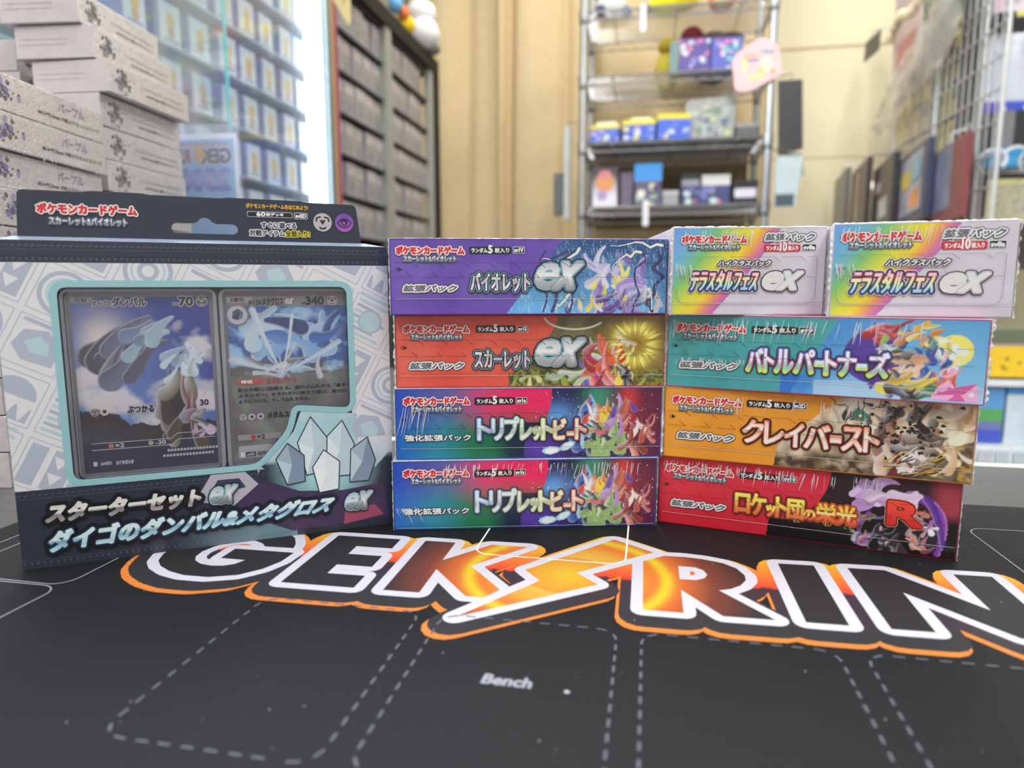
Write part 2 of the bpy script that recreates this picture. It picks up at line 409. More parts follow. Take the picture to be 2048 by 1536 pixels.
def closed(p): return list(zip(p, p[1:] + p[:1]))
BK = S(19, 17, 21)
def sky(x, y):
    h = 297 + (x + 30) * 0.026
    if y < h: return ramp([(262, S(26, 26, 31)), (297, S(46, 26, 38))], y)
    return ramp([(0, S(206, 52, 28)), (10, S(206, 90, 28)), (30, S(204, 150, 26)), (45, S(208, 164, 28))], y - h)
def sun(x, y):
    d = math.hypot(x + 33.7, y - 297); g = math.exp(-((d - 44.5) / 3.2) ** 2)
    c = ramp([(0, S(232, 186, 32)), (19.6, S(232, 146, 34)), (20.4, S(228, 176, 66)), (30, S(230, 160, 46)), (40, S(226, 106, 30)), (50, S(214, 104, 34)), (64, S(120, 52, 30)), (82, S(40, 26, 30)), (95, BK)], d)
    return tuple(v * .72 for v in mixc(c, S(238, 196, 24), g))
def layer(P, z, r, dx, dy, col, sub=0.0):
    for pts, holes in LET:
        q = [(x + dx, y + dy) for x, y in pts]
        P.poly(q, col, z, [[(x + dx, y + dy) for x, y in h] for h in holes], sub=sub)
        P.stroke(closed(q), r, col, z, 14, sub)
        for h in holes: P.stroke(closed([(x + dx, y + dy) for x, y in h]), r, col, z, 10, sub)
P = Print(); layer(P, 0, 9.7, -1.2, -8.2, S(200, 112, 36)); P.build('logo_orange_edge', MINK, pm, flat=True)
P = Print(); layer(P, 1, 9.7, 0, -4.8, sky, 4.0); P.build('logo_sunset_shadow', MINK, pm, flat=True)
P = Print(); layer(P, 2, 5.0, 0, 0, S(186, 184, 194)); P.build('logo_white_outline', MINK, pm, flat=True)
for k, (pts, holes) in enumerate(LET):
    P = Print()
    if k in (2, 3, 4): P.poly(pts, sun, 3, holes, sub=1.6)
    else: P.poly(pts, BK, 3, holes)
    P.build('logo_bolt' if k == 3 else 'logo_letter', MINK, pm, flat=True)
P = Print(); LG = S(84, 86, 96)
def dashes(pts, z=4, wd=0.9, on=4.0, off=3.4):
    q = pts + [pts[0]]; acc = 0.0; run = []
    for a, b in zip(q, q[1:]):
        l = math.dist(a, b); n = max(1, int(l / 0.5))
        for i in range(n):
            t = i / n; p = (a[0] + (b[0] - a[0]) * t, a[1] + (b[1] - a[1]) * t)
            ph = (acc + l * t) % (on + off)
            if ph < on: run.append(p)
            elif run:
                if len(run) > 1: P.line(run[::3] + [run[-1]], wd, LG, z, n=4)
                run = []
        acc += l
for i in range(-2, 5): dashes(rrect(0.4 + 78 * i, 157.5, 69.2 + 78 * i, 249, 8, 5))
P.build('dashed_slots', MINK, pm, flat=True)
P = Print(); LW = S(140, 140, 148)
P.line([(-81.7, 420)] + circ(-73.7, 320.6, 8, 6, None, 180, 270) + circ(-16, 320.6, 8, 6, None, 270, 360) + [(-8, 420)], 0.9, S(232, 226, 214), 5)
P.line([(-330, 243.5)] + circ(-258, 251.5, 9, 6, None, 270, 360) + [(-248.8, 330)], 0.7, LW, 4)
P.line([(-330, 241)] + circ(-257.5, 233, 8, 6, None, 90, 0) + [(-249.5, 130)], 0.7, LW, 4)
P.line([(-324, 420), (-324, 250)], 0.7, LW, 4); P.line([(-313, 420), (-313, 250)], 0.7, LW, 4)
P.line([(250, 399)] + circ(180, 390, 9, 6, None, 90, 180) + [(172.5, 250)], 0.7, LW, 4)
P.build('zone_lines', MINK, pm, flat=True)
P = Print(); P.text('Bench', (-51.4, 204.9, -34.6, 210.4), S(138, 140, 150), 4, bold=0.28, shear=0.08); P.build('bench_lettering', MINK, pm, flat=True)
P = Print(); rnd = random.Random(3)
for i in range(170):
    P.poly(circ(rnd.uniform(-300, 250), rnd.uniform(110, 380), rnd.choice([0.12, 0.16, 0.2, 0.32]), 5), S(96, 96, 104), 6)
P.poly(circ(-22.9, 205.2, 1.0, 8), S(140, 142, 150), 6)
P.build('lint', mat('lint', S(150, 150, 156), 0.9), pm, flat=True, kind='stuff')
# ---------------------------------------------------------------- card booster cartons
INK = ink('carton_print', 0.33, 0.18, 0.10, 260)
SCORE = S(40, 36, 44)
FILM = clear('shrink_film', (0.97, 0.97, 1.0), 0.06, 0.12, 1.0, bump=0.25, bscale=500)
CREASE = mat('film_crease', (0.85, 0.85, 0.88), 0.2, var=0.1, trans=0.35, spec=0.9)  # milky white base colour stands in for light glancing off the film
def carton_body(name, mats, root, W, H, D):
    return MB().box(-W / 2, 0.0, 0, W / 2, D, H).build(name, mats, root, bevel=0.0007)
def zigzag(P, y, w, up, col=SCORE, z=30, amp=2.4):
    """the perforated tear strip: a row of long cuts with slanted ends"""
    x = 2.0
    while x < w - 2:
        x2 = min(w - 1.5, x + 12.8)
        P.line([(x, y), (x2 - 3.4, y)], 0.16, col, z, n=3)
        if x2 < w - 3: P.line([(x2 - 3.4, y), (x2 - 0.2, y - amp * up)] if up > 0 else [(x2 - 3.4, y), (x2 - 6.4, y - amp * up)], 0.2, col, z, n=3)
        x += 12.8
def brand(P, box, z=10):
    return P.text('ポケモンカードゲーム', box, S(200, 40, 46), z, [(0.72, S(40, 36, 44)), (0.55, S(222, 218, 218))], bold=0.32, n=5)
def series(P, box, z=10):
    return P.text('スカーレット&バイオレット', box, lambda u, v: S(232, 232, 236) if v > .5 else S(150, 158, 168), z, [(0.6, S(84, 92, 104)), (0.4, S(84, 92, 104))], bold=0.12, n=4)
def badge(P, box, n='5', bg=None, z=10):
    x0, y0, x1, y1 = box
    P.poly(rrect(x0 - 1.2, y0 - 0.3, x1 + 1.2, y1 - 0.1, 0.9), bg or S(34, 30, 36), z)
    w = x1 - x0; h = y1 - y0; k = 0.30 if n == '5' else 0.36
    P.text('ランダム', (x0, y0 + h * .1, x0 + w * .42, y1 - h * .25), S(238, 238, 240), z + 1, bold=0.11, n=4)
    if bg: P.text(n, (x0 + w * .44, y0, x0 + w * (.53 if n == '5' else .64), y1 + h * .3), S(240, 240, 242), z + 1, [(0.5, bg)], bold=0.2, n=4)
    else: P.text(n, (x0 + w * .45, y0 + h * .04, x0 + w * .55, y1 + h * .12), S(240, 240, 242), z + 1, bold=0.25, n=4)
    P.text('枚入り', (x0 + w * (.62 if n == '5' else .69), y0 + h * .1, x1, y1 - h * .22), S(238, 238, 240), z + 1, bold=0.1, n=4)
def code(P, box, s, z=10):
    x0, y0, x1, y1 = box
    P.poly(rrect(x0, y0, x1, y1, 0.5), S(210, 208, 212), z); P.poly(rrect(x0 + .25, y0 + .25, x1 - .25, y1 - .25, 0.4), S(34, 32, 38), z + 1)
    P.text(s, (x0 + .75, y0 + .75, x1 - .75, y1 - .65), S(236, 236, 240), z + 2, bold=0.14, n=4)
def packname(P, box, s='拡張パック', z=10):
    sh = 0.3 if s == '拡張パック' else 0.0
    return P.text(s, box, S(104, 102, 108) if sh else S(232, 232, 236), z, [(1.0, S(36, 34, 40)), (0.62, S(230, 230, 234))] if sh else [(0.5, S(52, 66, 84))], bold=0.22 if sh else 0.12, shear=sh, n=5)
def ex_mark(P, box, z, line=None, fill=None, out=None):
    x0, y0, x1, y1 = box; w = x1 - x0; h = y1 - y0; k = h / 17.0
    f = fill or (lambda u, v: ramp([(0, S(146, 148, 154)), (.42, S(176, 178, 182)), (.5, S(232, 232, 236)), (1, S(180, 184, 190))], v))
    E = (x0 + 1.6 * k, y0 + h * .15, x0 + w * .55, y1 - h * .12); XX = (x0 + w * .41, y0 + h * .15, x1 - 1.6 * k, y1 - h * .10); b = 1.1 * k; be = .72 * k
    for r, c, dz in ((1.55 * k, out or S(40, 26, 56), 0), (.72 * k, line or S(112, 172, 180), 1)):
        P.text('e', E, c, z + dz, [], bold=be + r, shear=0.26, n=10); P.text('x', XX, c, z + dz, [], bold=b + r, shear=0.42, n=10)
    P.text('e', E, f, z + 2, [], bold=be, shear=0.26, n=10, slices=(.46,)); P.text('x', XX, out or S(60, 60, 70), z + 3, [], bold=b + .22 * k, shear=0.42, n=10); P.text('x', XX, f, z + 4, [], bold=b, shear=0.42, n=10, slices=(.46,))
def arrow(P, x, y, col=None):
    c = col or S(40, 36, 40); P.poly([(x + .8, y + 1.1), (x + .8, y - 1.1), (x + 2.9, y)], c, 12); P.line([(x, y + 1), (x, y - 1)], 0.3, c, 12)
METAL3 = lambda a, b, c, d: vgrad([(0, a), (.40, b), (.44, c), (1, d)])
def title(P, s, box, fill, outs, z=20, bold=0.75, shear=0.0, slices=(.42,)):
    return P.text(s, box, fill, z, outs, bold=bold, shear=shear, slices=slices, n=7)
def booster(key, lvl, pos, rz, label, art, body, strokes=(), W=0.142, H=0.0384, D=0.073, FH=37.08):
    root = thing('card_carton', label, 'box', (pos[0] / 1000, pos[1] / 1000, lvl * 0.03853), R(rz), None)
    carton_body('carton', mat('carton_board_' + key, body, 0.4, var=0.03, coat=0.3), root, W, H, D)
    y0 = 0.65; w = W * 1000
    P = Print(); P.grid(0.45, 0.0, w - 0.45, FH, int(w * 2.6), int(FH * 2.6), art, 0)
    if strokes: paint(P, strokes)
    P.build('artwork', INK, root, w, y0)
    return root, w, y0
def part(root, name, w, y0, fn, m=None):
    P = Print((.3, 0, w - .3, 43 if w < 80 else 37.3)); fn(P); return P.build(name, m or INK, root, w, y0)
def standard(root, w, y0, b):
    part(root, 'brand_lettering', w, y0, lambda P: brand(P, b['brand']))
    part(root, 'series_lettering', w, y0, lambda P: series(P, b['series'], 14))
    part(root, 'count_badge', w, y0, lambda P: badge(P, b['badge'], b.get('n', '5'), b.get('bg')))
    part(root, 'code_badge', w, y0, lambda P: code(P, b['code'], b['sv']))
    part(root, 'pack_lettering', w, y0, lambda P: packname(P, b['pack'], b.get('pk', '拡張パック')))
def tear(root, w, y0, y1, y2, flap, arr=None, col=SCORE):
    def f(P):
        if y1: zigzag(P, y1, w, 1, col); zigzag(P, y2, w, -1, col)
        P.line([(2.5, flap), (w - 1, flap)], 0.16, col, 30, n=3)
        P.line([(2.5, flap - .22), (w - 1, flap - .22)], 0.12, S(232, 228, 230), 30, n=3)
        if arr: arrow(P, 3.2, arr)
    part(root, 'tear_strip', w, y0, f)
def wrinkles(root, w, H, seed, n, top=True, left=False, xr=(4, None), ln=(4, 11), depth=0.00022, lean=0.12):
    """tight creases of the shrink film, real ridges standing off the carton"""
    r = random.Random(seed); vs = MB(); x1 = xr[1] or w - 4
    for i in range(n):
        x = r.uniform(xr[0], x1); l = r.uniform(*ln); hw = r.uniform(0.09, 0.30); ytop = H - r.uniform(0.5, 2.0)
        d = depth * r.uniform(0.6, 1.3); sl = r.uniform(lean - .15, lean + .15)
        pts = []
        for k in range(6):
            t = k / 5; wd = hw * math.sin(math.pi * (0.15 + 0.85 * t) if t < 1 else 0.02) + 0.01
            yy = ytop - l * t; xx = x - sl * l * t + 0.25 * math.sin(t * 3 + i); hh = d * math.sin(math.pi * min(1, t + .12)) + 2e-5
            pts += [((xx - wd - w / 2) / 1000, -0.0011, yy / 1000), ((xx - w / 2) / 1000, -0.0011 - hh, yy / 1000), ((xx + wd - w / 2) / 1000, -0.0011, yy / 1000)]
        fs = []
        for k in range(5):
            for j in range(2): fs.append((k * 3 + j, k * 3 + j + 1, k * 3 + j + 4, k * 3 + j + 3))
        vs.add(pts, fs)
    return vs.build('film_crease', CREASE, root, kind=None)
def film_edges(root, W, H, D, seed, top=0.4, side=0.7):
    """the film stands a little off the carton: crinkled fins at the side and top edges"""
    r = random.Random(seed); mb = MB()
    for sx in (-1, 1):
        prev = None; n = 26
        for i in range(n + 1):
            z = H * i / n; o = (0.35 + side * r.random() * 0.7) / 1000; x = sx * (W / 2 + 1e-4)
            cur = [(x, -0.0004 - 0.0004 * r.random(), z), (x + sx * o, 0.0012 * r.random(), z), (x + sx * 2e-4, 0.004, z)]
            if prev:
                b = prev + cur; mb.add(b, [(0, 1, 4, 3), (1, 2, 5, 4)])
            prev = cur
    prev = None; n = int(W * 1000 / 1.6)
    for i in range(n + 1):
        x = -W / 2 + W * i / n; o = (0.15 + top * r.random()) / 1000
        cur = [(x, -0.0003 - 0.0005 * r.random(), H - 1e-4), (x, 0.0008 * r.random(), H + o * 0.35), (x, 0.004, H + 5e-5)]
        if prev:
            b = prev + cur; mb.add(b, [(0, 1, 4, 3), (1, 2, 5, 4)])
        prev = cur
    mb.build('film_edge', CREASE, root)

# --- left stack, top: violet carton with blue storm picture
def art_v(x, y):
    e = 87.5 - (37 - y) * 0.78
    if x < e: return mixc(S(84, 52, 150), S(108, 84, 172), 0.5 + 0.5 * N(x, y, .05) + (0.25 if 8 < y < 26 and x < 60 else 0))
    c = mixc(S(96, 166, 216), S(38, 78, 128), y / 37 * 1.15 + 0.25 * N(x, y, .06))
    s = N(x * 2.2 + y * .5, y * .16, .9, 3)
    return mixc(c, S(206, 226, 242), max(0, s - .28) * 1.6)
_r = random.Random(11)
VS = cluster(_r, 14, 118, 17, 14, 13, 13, 2.2, [S(178, 170, 214), S(206, 204, 228), S(120, 96, 176)], (40, 150)) + cluster(_r, 10, 112, 14, 8, 9, 9, 1.8, [S(226, 206, 62), S(236, 222, 120)], (50, 140)) + cluster(_r, 12, 120, 9, 12, 7, 11, 2.0, [S(86, 56, 140), S(70, 48, 120), S(150, 130, 196)], (-30, 60)) + cluster(_r, 8, 133, 8, 5, 6, 7, 1.2, [S(206, 206, 216), S(70, 66, 90)], (60, 120)) + cluster(_r, 8, 96, 4, 10, 3, 7, 1.0, [S(206, 200, 230), S(226, 206, 90), S(76, 56, 130)], (20, 160))
ra, w, y0 = booster('violet', 3, (-59.8, 349.7), 15.2, 'violet and storm-blue card carton on top of the left stack', art_v, S(88, 58, 152), VS)
B1 = dict(brand=(3.4, 29.9, 37.2, 33.6), series=(6.9, 26.2, 33.2, 29.0), badge=(41, 30.4, 60.0, 33.8), code=(62, 30.3, 67.9, 33.7), sv='sv1V', pack=(6.3, 11.4, 33.8, 14.4))
standard(ra, w, y0, B1)
def bolt_pts(x, y, L, a, k, rr):
    pts = [(x, y)]; 
    for i in range(k):
        x += L / k * math.cos(a) + rr.uniform(-1.2, 1.2); y += L / k * math.sin(a) + rr.uniform(-2.2, 2.2); pts.append((x, y))
    return pts
def storm(P):
    rr = random.Random(5)
    for x, t in ((77, .9), (84, 1.6), (92, 1.1), (126, 1.0), (135, 1.8)):
        p = [(x + rr.uniform(-2, 2) + j * rr.uniform(-.6, .9), 1 + j * 4.4) for j in range(8)]
        P.line(p, t, S(62, 62, 108), 2)
    for i in range(120):
        x = rr.uniform(84, 139); y = rr.uniform(2, 34); l = rr.uniform(1.2, 4); P.line([(x, y), (x + l * .22, y - l)], 0.13, S(206, 222, 238), 3, n=3)
    for x, y, L, a in ((139, 34.5, 28, 2.98), (96, 33, 18, 3.5), (132, 12, 11, 5.2), (91, 10, 11, 3.9), (128, 31, 16, 3.5)):
        q = bolt_pts(x, y, L, a, 7, rr); [(P.line(q[i:i + 2], wd * (1.15 - i * .14), c, z_, n=5)) for i in range(7) for wd, c, z_ in ((1.25, S(196, 190, 230), 4), (.8, S(238, 226, 120), 5), (.4, S(248, 246, 236), 6))]
part(ra, 'storm_picture', w, y0, storm)
part(ra, 'title_lettering', w, y0, lambda P: title(P, 'バイオレット', (40.6, 11.4, 70.6, 20.4), METAL3(S(206, 186, 214), S(228, 216, 232), S(168, 160, 178), S(240, 238, 244)), [(1.55, S(34, 34, 52)), (1.0, S(120, 178, 190)), (.68, S(42, 40, 58))], bold=.3))
part(ra, 'ex_mark', w, y0, lambda P: ex_mark(P, (71, 10.6, 99, 27), 24))
tear(ra, w, y0, 25.7, 18.4, 7.9, 22.4)
film_edges(ra, .142, .0384, .073, 1)

# --- red carton with forest picture
def art_s(x, y):
    e = 85 - max(0, 37 - y) ** 1.6 * 0.10 if y > 7 else 59
    if x < e: return mixc(S(202, 66, 52), S(214, 96, 78), 0.4 + .6 * N(x, y, .05) + (.3 if 8 < y < 20 and x < 70 else 0))
    d = math.hypot(x - 126, (y - 22) * 1.05)
    c = mixc(S(74, 74, 44), S(122, 116, 78), .5 + .8 * N(x, y, .12, 2))
    if y < 8.5: c = mixc(c, S(132, 146, 44) if N(x, y, .5, 4) > 0 else S(40, 52, 30), .6)
    a = math.atan2(y - 22, x - 126); g = math.exp(-((d - 9.5) / 3.6) ** 2) * (0.75 + .5 * math.sin(a * 19) * math.sin(a * 7))
    return mixc(mixc(c, S(150, 118, 42), math.exp(-(d / 17) ** 2)), S(238, 208, 92), max(0, g))
_r = random.Random(12)
FS = cluster(_r, 16, 98, 5, 38, 4, 8, 1.2, [S(150, 160, 50), S(80, 96, 40), S(200, 196, 90)], (0, 180)) + cluster(_r, 14, 112, 17, 12, 12, 11, 1.3, [S(196, 196, 170), S(226, 222, 206), S(176, 150, 80)], (90, 170)) + cluster(_r, 12, 102, 9, 7, 8, 11, 2.0, [S(72, 60, 146), S(100, 100, 186), S(186, 44, 116)], (60, 150)) + cluster(_r, 16, 111, 13, 10, 11, 11, 2.0, [S(198, 60, 44), S(224, 96, 56), S(160, 36, 44)], (30, 150)) + cluster(_r, 8, 121, 11, 4, 8, 8, 1.6, [S(232, 200, 50), S(240, 222, 130)], (50, 130)) + cluster(_r, 6, 123, 5, 5, 5, 9, 1.8, [S(40, 34, 38), S(60, 50, 50)], (60, 150)) + cluster(_r, 6, 92, 5, 10, 3, 8, 1.6, [S(180, 196, 170), S(150, 172, 150)], (-10, 30))
rb, w, y0 = booster('red', 2, (-60.6, 356), 13, 'red card carton with golden forest burst, second from top of left stack', art_s, S(190, 58, 48), FS)
standard(rb, w, y0, dict(brand=(4.4, 28.4, 38.4, 32.2), series=(8.2, 24.6, 34.9, 27.5), badge=(43.2, 28.7, 61.6, 32.2), code=(63.6, 28.6, 69.4, 31.9), sv='sv1S', pack=(7, 9.4, 35.8, 12.7)))
def forest(P):
    rr = random.Random(8)
    def shard(x, y, l, wd, a, c, z): P.poly([(x, y), (x + l * .5 * math.cos(a) - wd * math.sin(a), y + l * .5 * math.sin(a) + wd * math.cos(a)), (x + l * math.cos(a), y + l * math.sin(a)), (x + l * .45 * math.cos(a) + wd * math.sin(a), y + l * .45 * math.sin(a) - wd * math.cos(a))], c, z)
    for i in range(16):
        a = i / 16 * 6.283; shard(126 + 6 * math.cos(a), 22 + 6 * math.sin(a), rr.uniform(4, 9), .9, a, S(244, 222, 120), 3)
    q = circ(94, 37, 16, 14, 7, 190, 330); P.line(q, 1.1, S(196, 196, 176), 4)
part(rb, 'forest_picture', w, y0, forest)
part(rb, 'title_lettering', w, y0, lambda P: title(P, 'スカーレット', (41.4, 9.6, 70.4, 18.8), METAL3(S(212, 170, 168), S(226, 204, 206), S(170, 150, 154), S(240, 236, 238)), [(1.55, S(46, 36, 44)), (1.0, S(128, 176, 188)), (.68, S(42, 40, 58))], bold=.3))
part(rb, 'ex_mark', w, y0, lambda P: ex_mark(P, (71, 9.2, 100.6, 26), 24, out=S(60, 26, 34)))
tear(rb, w, y0, 24.6, 16.0, 6.1, 20.6)
film_edges(rb, .142, .0384, .073, 2, side=1.6)

# --- two blue-green cartons
def art_t(x, y):
    e = 68 + math.sqrt(max(0, 1 - ((37 - y) / 26) ** 2)) * 15 if y > 12 else 68.5 + (12 - y) * -.06
    if x < e:
        k = x / 66
        low = ramp([(0, S(28, 92, 176)), (.35, S(40, 128, 150)), (.6, S(26, 112, 78)), (1, S(22, 90, 60))], k)
        hi = ramp([(0, S(30, 72, 176)), (.45, S(96, 88, 150)), (.75, S(206, 52, 104)), (1, S(214, 36, 92))], k)
        c = mixc(low, hi, (y - 13) / 15 + .15 * N(x, y, .05))
        if x > 52 and y < 19: c = mixc(c, S(26, 40, 66), (x - 52) / 9)
        return c
    c = mixc(S(44, 30, 92), S(30, 26, 56), .5 + N(x, y, .08, 5))
    for cx, cy, rx, ry, col in ((86, 22, 9, 7, S(96, 160, 232)), (108, 30, 8, 18, S(56, 150, 112)), (133, 20, 16, 26, S(116, 42, 62)), (124, 30, 5, 14, S(206, 60, 50)), (76, 5, 14, 8, S(92, 62, 170))):
        c = mixc(c, col, .85 * math.exp(-((x - cx) / rx) ** 2 - ((y - cy) / ry) ** 2))
    return c
def space(P):
    rr = random.Random(4)
    for i in range(170):
        x = rr.uniform(72, 140); y = rr.uniform(1, 36); P.poly(circ(x, y, rr.choice([.12, .15, .2, .34]), 5), S(236, 236, 246), 3)
    def drop(x, y, l, a, c1, c2, z):
        q = [(0, 0), (.25, .16), (.6, .22), (.88, .14), (1, 0), (.88, -.14), (.6, -.22), (.25, -.16)]
        def T(k, s): return [(x + l * ((u - .5) * s + .5) * math.cos(a) - l * v * s * k * math.sin(a), y + l * ((u - .5) * s + .5) * math.sin(a) + l * v * s * k * math.cos(a)) for u, v in q]
        P.poly(T(1, 1), c1, z); P.poly(T(1, .72), c2, z + 1)
    drop(96, 8.4, 10, 3.6, S(150, 200, 222), S(210, 232, 238), 5); drop(88.5, 4.4, 11, 3.25, S(150, 200, 222), S(222, 236, 240), 7)
TRI = vgrad([(0, S(236, 222, 206)), (.26, S(236, 232, 226)), (.3, S(168, 166, 160)), (.5, S(190, 190, 186)), (.54, S(238, 240, 242)), (1, S(226, 232, 240))])
def triple_title(P, b):
    x0, y0, x1, y1 = b; k = (x1 - x0) / 59.2
    tint = lambda x: ramp([(0, S(96, 150, 224)), (.36, S(150, 196, 160)), (.6, S(190, 206, 120)), (.78, S(226, 120, 84)), (1, S(214, 96, 64))], (x - x0) / (x1 - x0))
    for s, a, c, d in (('ト', 0, 7.6, 1), ('リ', 7.8, 14.2, 1), ('プ', 14.4, 22.6, 1.08), ('レ', 23.2, 29.6, .94), ('ッ', 30.0, 34.2, .62), ('ト', 34.6, 41.0, .96), ('ビ', 41.2, 48.0, .96), ('ー', 48.4, 52.4, .2), ('ト', 52.8, 59.2, .96)):
        h = (y1 - y0) * d; yb = y0 + (2.2 if s == 'ー' else 0)
        f = (lambda a_, c_, yb_, h_: lambda u, v: mixc(TRI(0, (yb_ + v * h_ - y0) / (y1 - y0)), tint(x0 + (a_ + u * (c_ - a_)) * k), .14))(a, c, yb, h)
        P.text(s, (x0 + a * k + .4, yb + .6, x0 + c * k - .4, yb + h - .4), f, 20, [(1.25, S(42, 40, 58)), (.62, mixc(tint(x0 + a * k), S(60, 90, 60), .2))], bold=.3, slices=(.42,), n=6)
_r = random.Random(13)
TS = cluster(_r, 16, 102, 16, 7, 15, 12, 2.0, [S(44, 66, 156), S(70, 112, 200), S(150, 190, 226), S(36, 44, 110)], (50, 130)) + cluster(_r, 8, 106, 26, 4, 5, 6, 1.3, [S(206, 76, 60), S(226, 222, 220)], (20, 120)) + cluster(_r, 12, 113, 25, 5, 4, 6, 1.7, [S(232, 160, 40), S(242, 208, 72), S(210, 110, 40)], (50, 130)) + cluster(_r, 20, 112, 9, 9, 8, 11, 2.0, [S(150, 184, 110), S(190, 206, 160), S(60, 96, 66), S(44, 72, 54)], (20, 160)) + cluster(_r, 12, 121, 23, 6, 8, 9, 1.9, [S(110, 76, 160), S(200, 110, 86), S(150, 60, 66), S(170, 130, 190)], (40, 130)) + cluster(_r, 12, 128, 9, 6, 8, 10, 1.8, [S(160, 60, 50), S(196, 90, 70), S(46, 40, 44), S(226, 214, 206)], (30, 140)) + cluster(_r, 5, 135, 15, 2, 6, 7, 1.2, [S(226, 220, 216), S(180, 80, 70)], (60, 120)) + cluster(_r, 6, 110, 14, 5, 1, 5, .7, [S(206, 96, 126)], (-10, 20))
def triple(lvl, pos, rz, label, b, strip):
    r_, w, y0 = booster('blue', lvl, pos, rz, label, art_t, S(34, 78, 166), TS)
    standard(r_, w, y0, b); part(r_, 'space_picture', w, y0, space)
    part(r_, 'title_lettering', w, y0, lambda P: triple_title(P, b['title']))
    tear(r_, w, y0, *strip)
    return r_
BT = dict(brand=(4.6, 29.0, 39.0, 33.0), series=(8.3, 25.2, 34.8, 28.2), badge=(43, 29.2, 62, 32.9), code=(63.7, 29.2, 69.6, 32.7), sv='sv1a', pack=(4.8, 9.6, 39.6, 12.9), pk='強化拡張パック', title=(43.0, 9.4, 101.6, 21.6))
rc = triple(1, (-61, 354.7), 13.8, 'blue, green and crimson card carton, third from top of left stack', BT, (24.4, 16.2, 5.8, 21.2))
film_edges(rc, .142, .0384, .073, 3)
BT2 = dict(BT, brand=(5.6, 28.9, 40, 32.8), series=(9.5, 25, 36, 28), badge=(44.2, 28.8, 63, 32.4), code=(64.6, 29, 70.6, 32.4), pack=(5.4, 8.2, 40, 11.6), title=(43.4, 8.6, 102, 21))
rd = triple(0, (-62.5, 353.2), 14.3, 'blue, green and crimson card carton at the foot of the left stack', BT2, (0, 0, 1.2, None))
wrinkles(rd, 142, 37.4, 21, 70, xr=(26, 132), ln=(3, 9)); film_edges(rd, .142, .0384, .073, 4)
wrinkles(rc, 142, 30, 22, 12, xr=(4, 18), ln=(8, 18), lean=.2); wrinkles(rd, 142, 14, 23, 12, xr=(1, 12), ln=(3, 9), lean=-.5)

# --- right stack, from the foot up: crimson
def art_r(x, y):
    e = 57 + math.sqrt(max(0, 1 - ((37.5 - y) / 29) ** 2)) * 29 if y > 10 else 58 - (10 - y) * .12
    if x < e: return mixc(S(186, 22, 40), S(206, 44, 66), .3 + .6 * (y / 37) + .3 * N(x, y, .05))
    c = mixc(S(16, 12, 14), S(58, 34, 42), (y - 16) / 26 + .2 * N(x, y, .06))
    c = mixc(c, S(150, 56, 68), max(0, min(1, (x - 128) / 7)) * max(0, min(1, (y - 17) / 6)))
    return mixc(c, S(34, 30, 32), .7 if 5 < y - abs(x - 100) * .03 < 6.2 and x > 84 else 0)
_r = random.Random(14)
RS = [(121, 29, 141, 26, 134, 2, 2.4, 1.6, S(86, 48, 140), S(150, 70, 170)), (136, 6, 133, 22, 128, 28, 1.2, 2.0, S(70, 40, 130), S(110, 60, 150)), (104, 18, 96, 8, 104, 2, 1.1, .5, S(150, 70, 160), S(90, 44, 110))]
RS += cluster(_r, 16, 114, 28, 13, 6, 9, 2.6, [S(206, 172, 214), S(226, 204, 230), S(180, 140, 196)], (-40, 60)) + cluster(_r, 26, 105, 10, 7, 9, 5, 1.1, [S(110, 100, 176), S(190, 120, 120), S(150, 80, 160), S(80, 90, 60), S(60, 44, 40), S(206, 200, 206), S(40, 34, 44)], (0, 360)) + cluster(_r, 26, 127, 11, 5, 9, 5, 1.0, [S(206, 110, 90), S(196, 160, 150), S(170, 110, 170), S(226, 220, 226), S(60, 50, 70), S(120, 60, 70)], (0, 360)) + cluster(_r, 14, 115, 6, 7, 5, 7, 2.0, [S(28, 24, 30), S(40, 34, 42), S(70, 50, 56)], (40, 140))
re_, w, y0 = booster('crimson', 0, (77, 362.3), -12.1, 'crimson and black card carton at the foot of the right stack', art_r, S(150, 20, 34), RS)
standard(re_, w, y0, dict(brand=(4.2, 29.4, 39, 33.1), series=(8.3, 25.6, 35.7, 28.6), badge=(43, 29.6, 62, 33), code=(63.6, 29.7, 70.3, 33), sv='sv10', pack=(7.2, 10.2, 36, 13.4)))
part(re_, 'letter_emblem', w, y0, lambda P: P.text('R', (112.4, 14.2, 126.0, 25.2), vgrad([(0, S(196, 30, 30)), (1, S(222, 72, 46))]), 11, [(.9, S(226, 170, 150)), (.7, S(120, 18, 20))], bold=.8, n=8))
GOLD = vgrad([(0, S(214, 110, 52)), (.42, S(222, 128, 66)), (.46, S(236, 196, 84)), (1, S(240, 222, 92))])
FIRE = vgrad([(0, S(206, 74, 52)), (.4, S(226, 120, 60)), (.46, S(244, 222, 150)), (.6, S(240, 190, 70)), (1, S(238, 176, 60))])
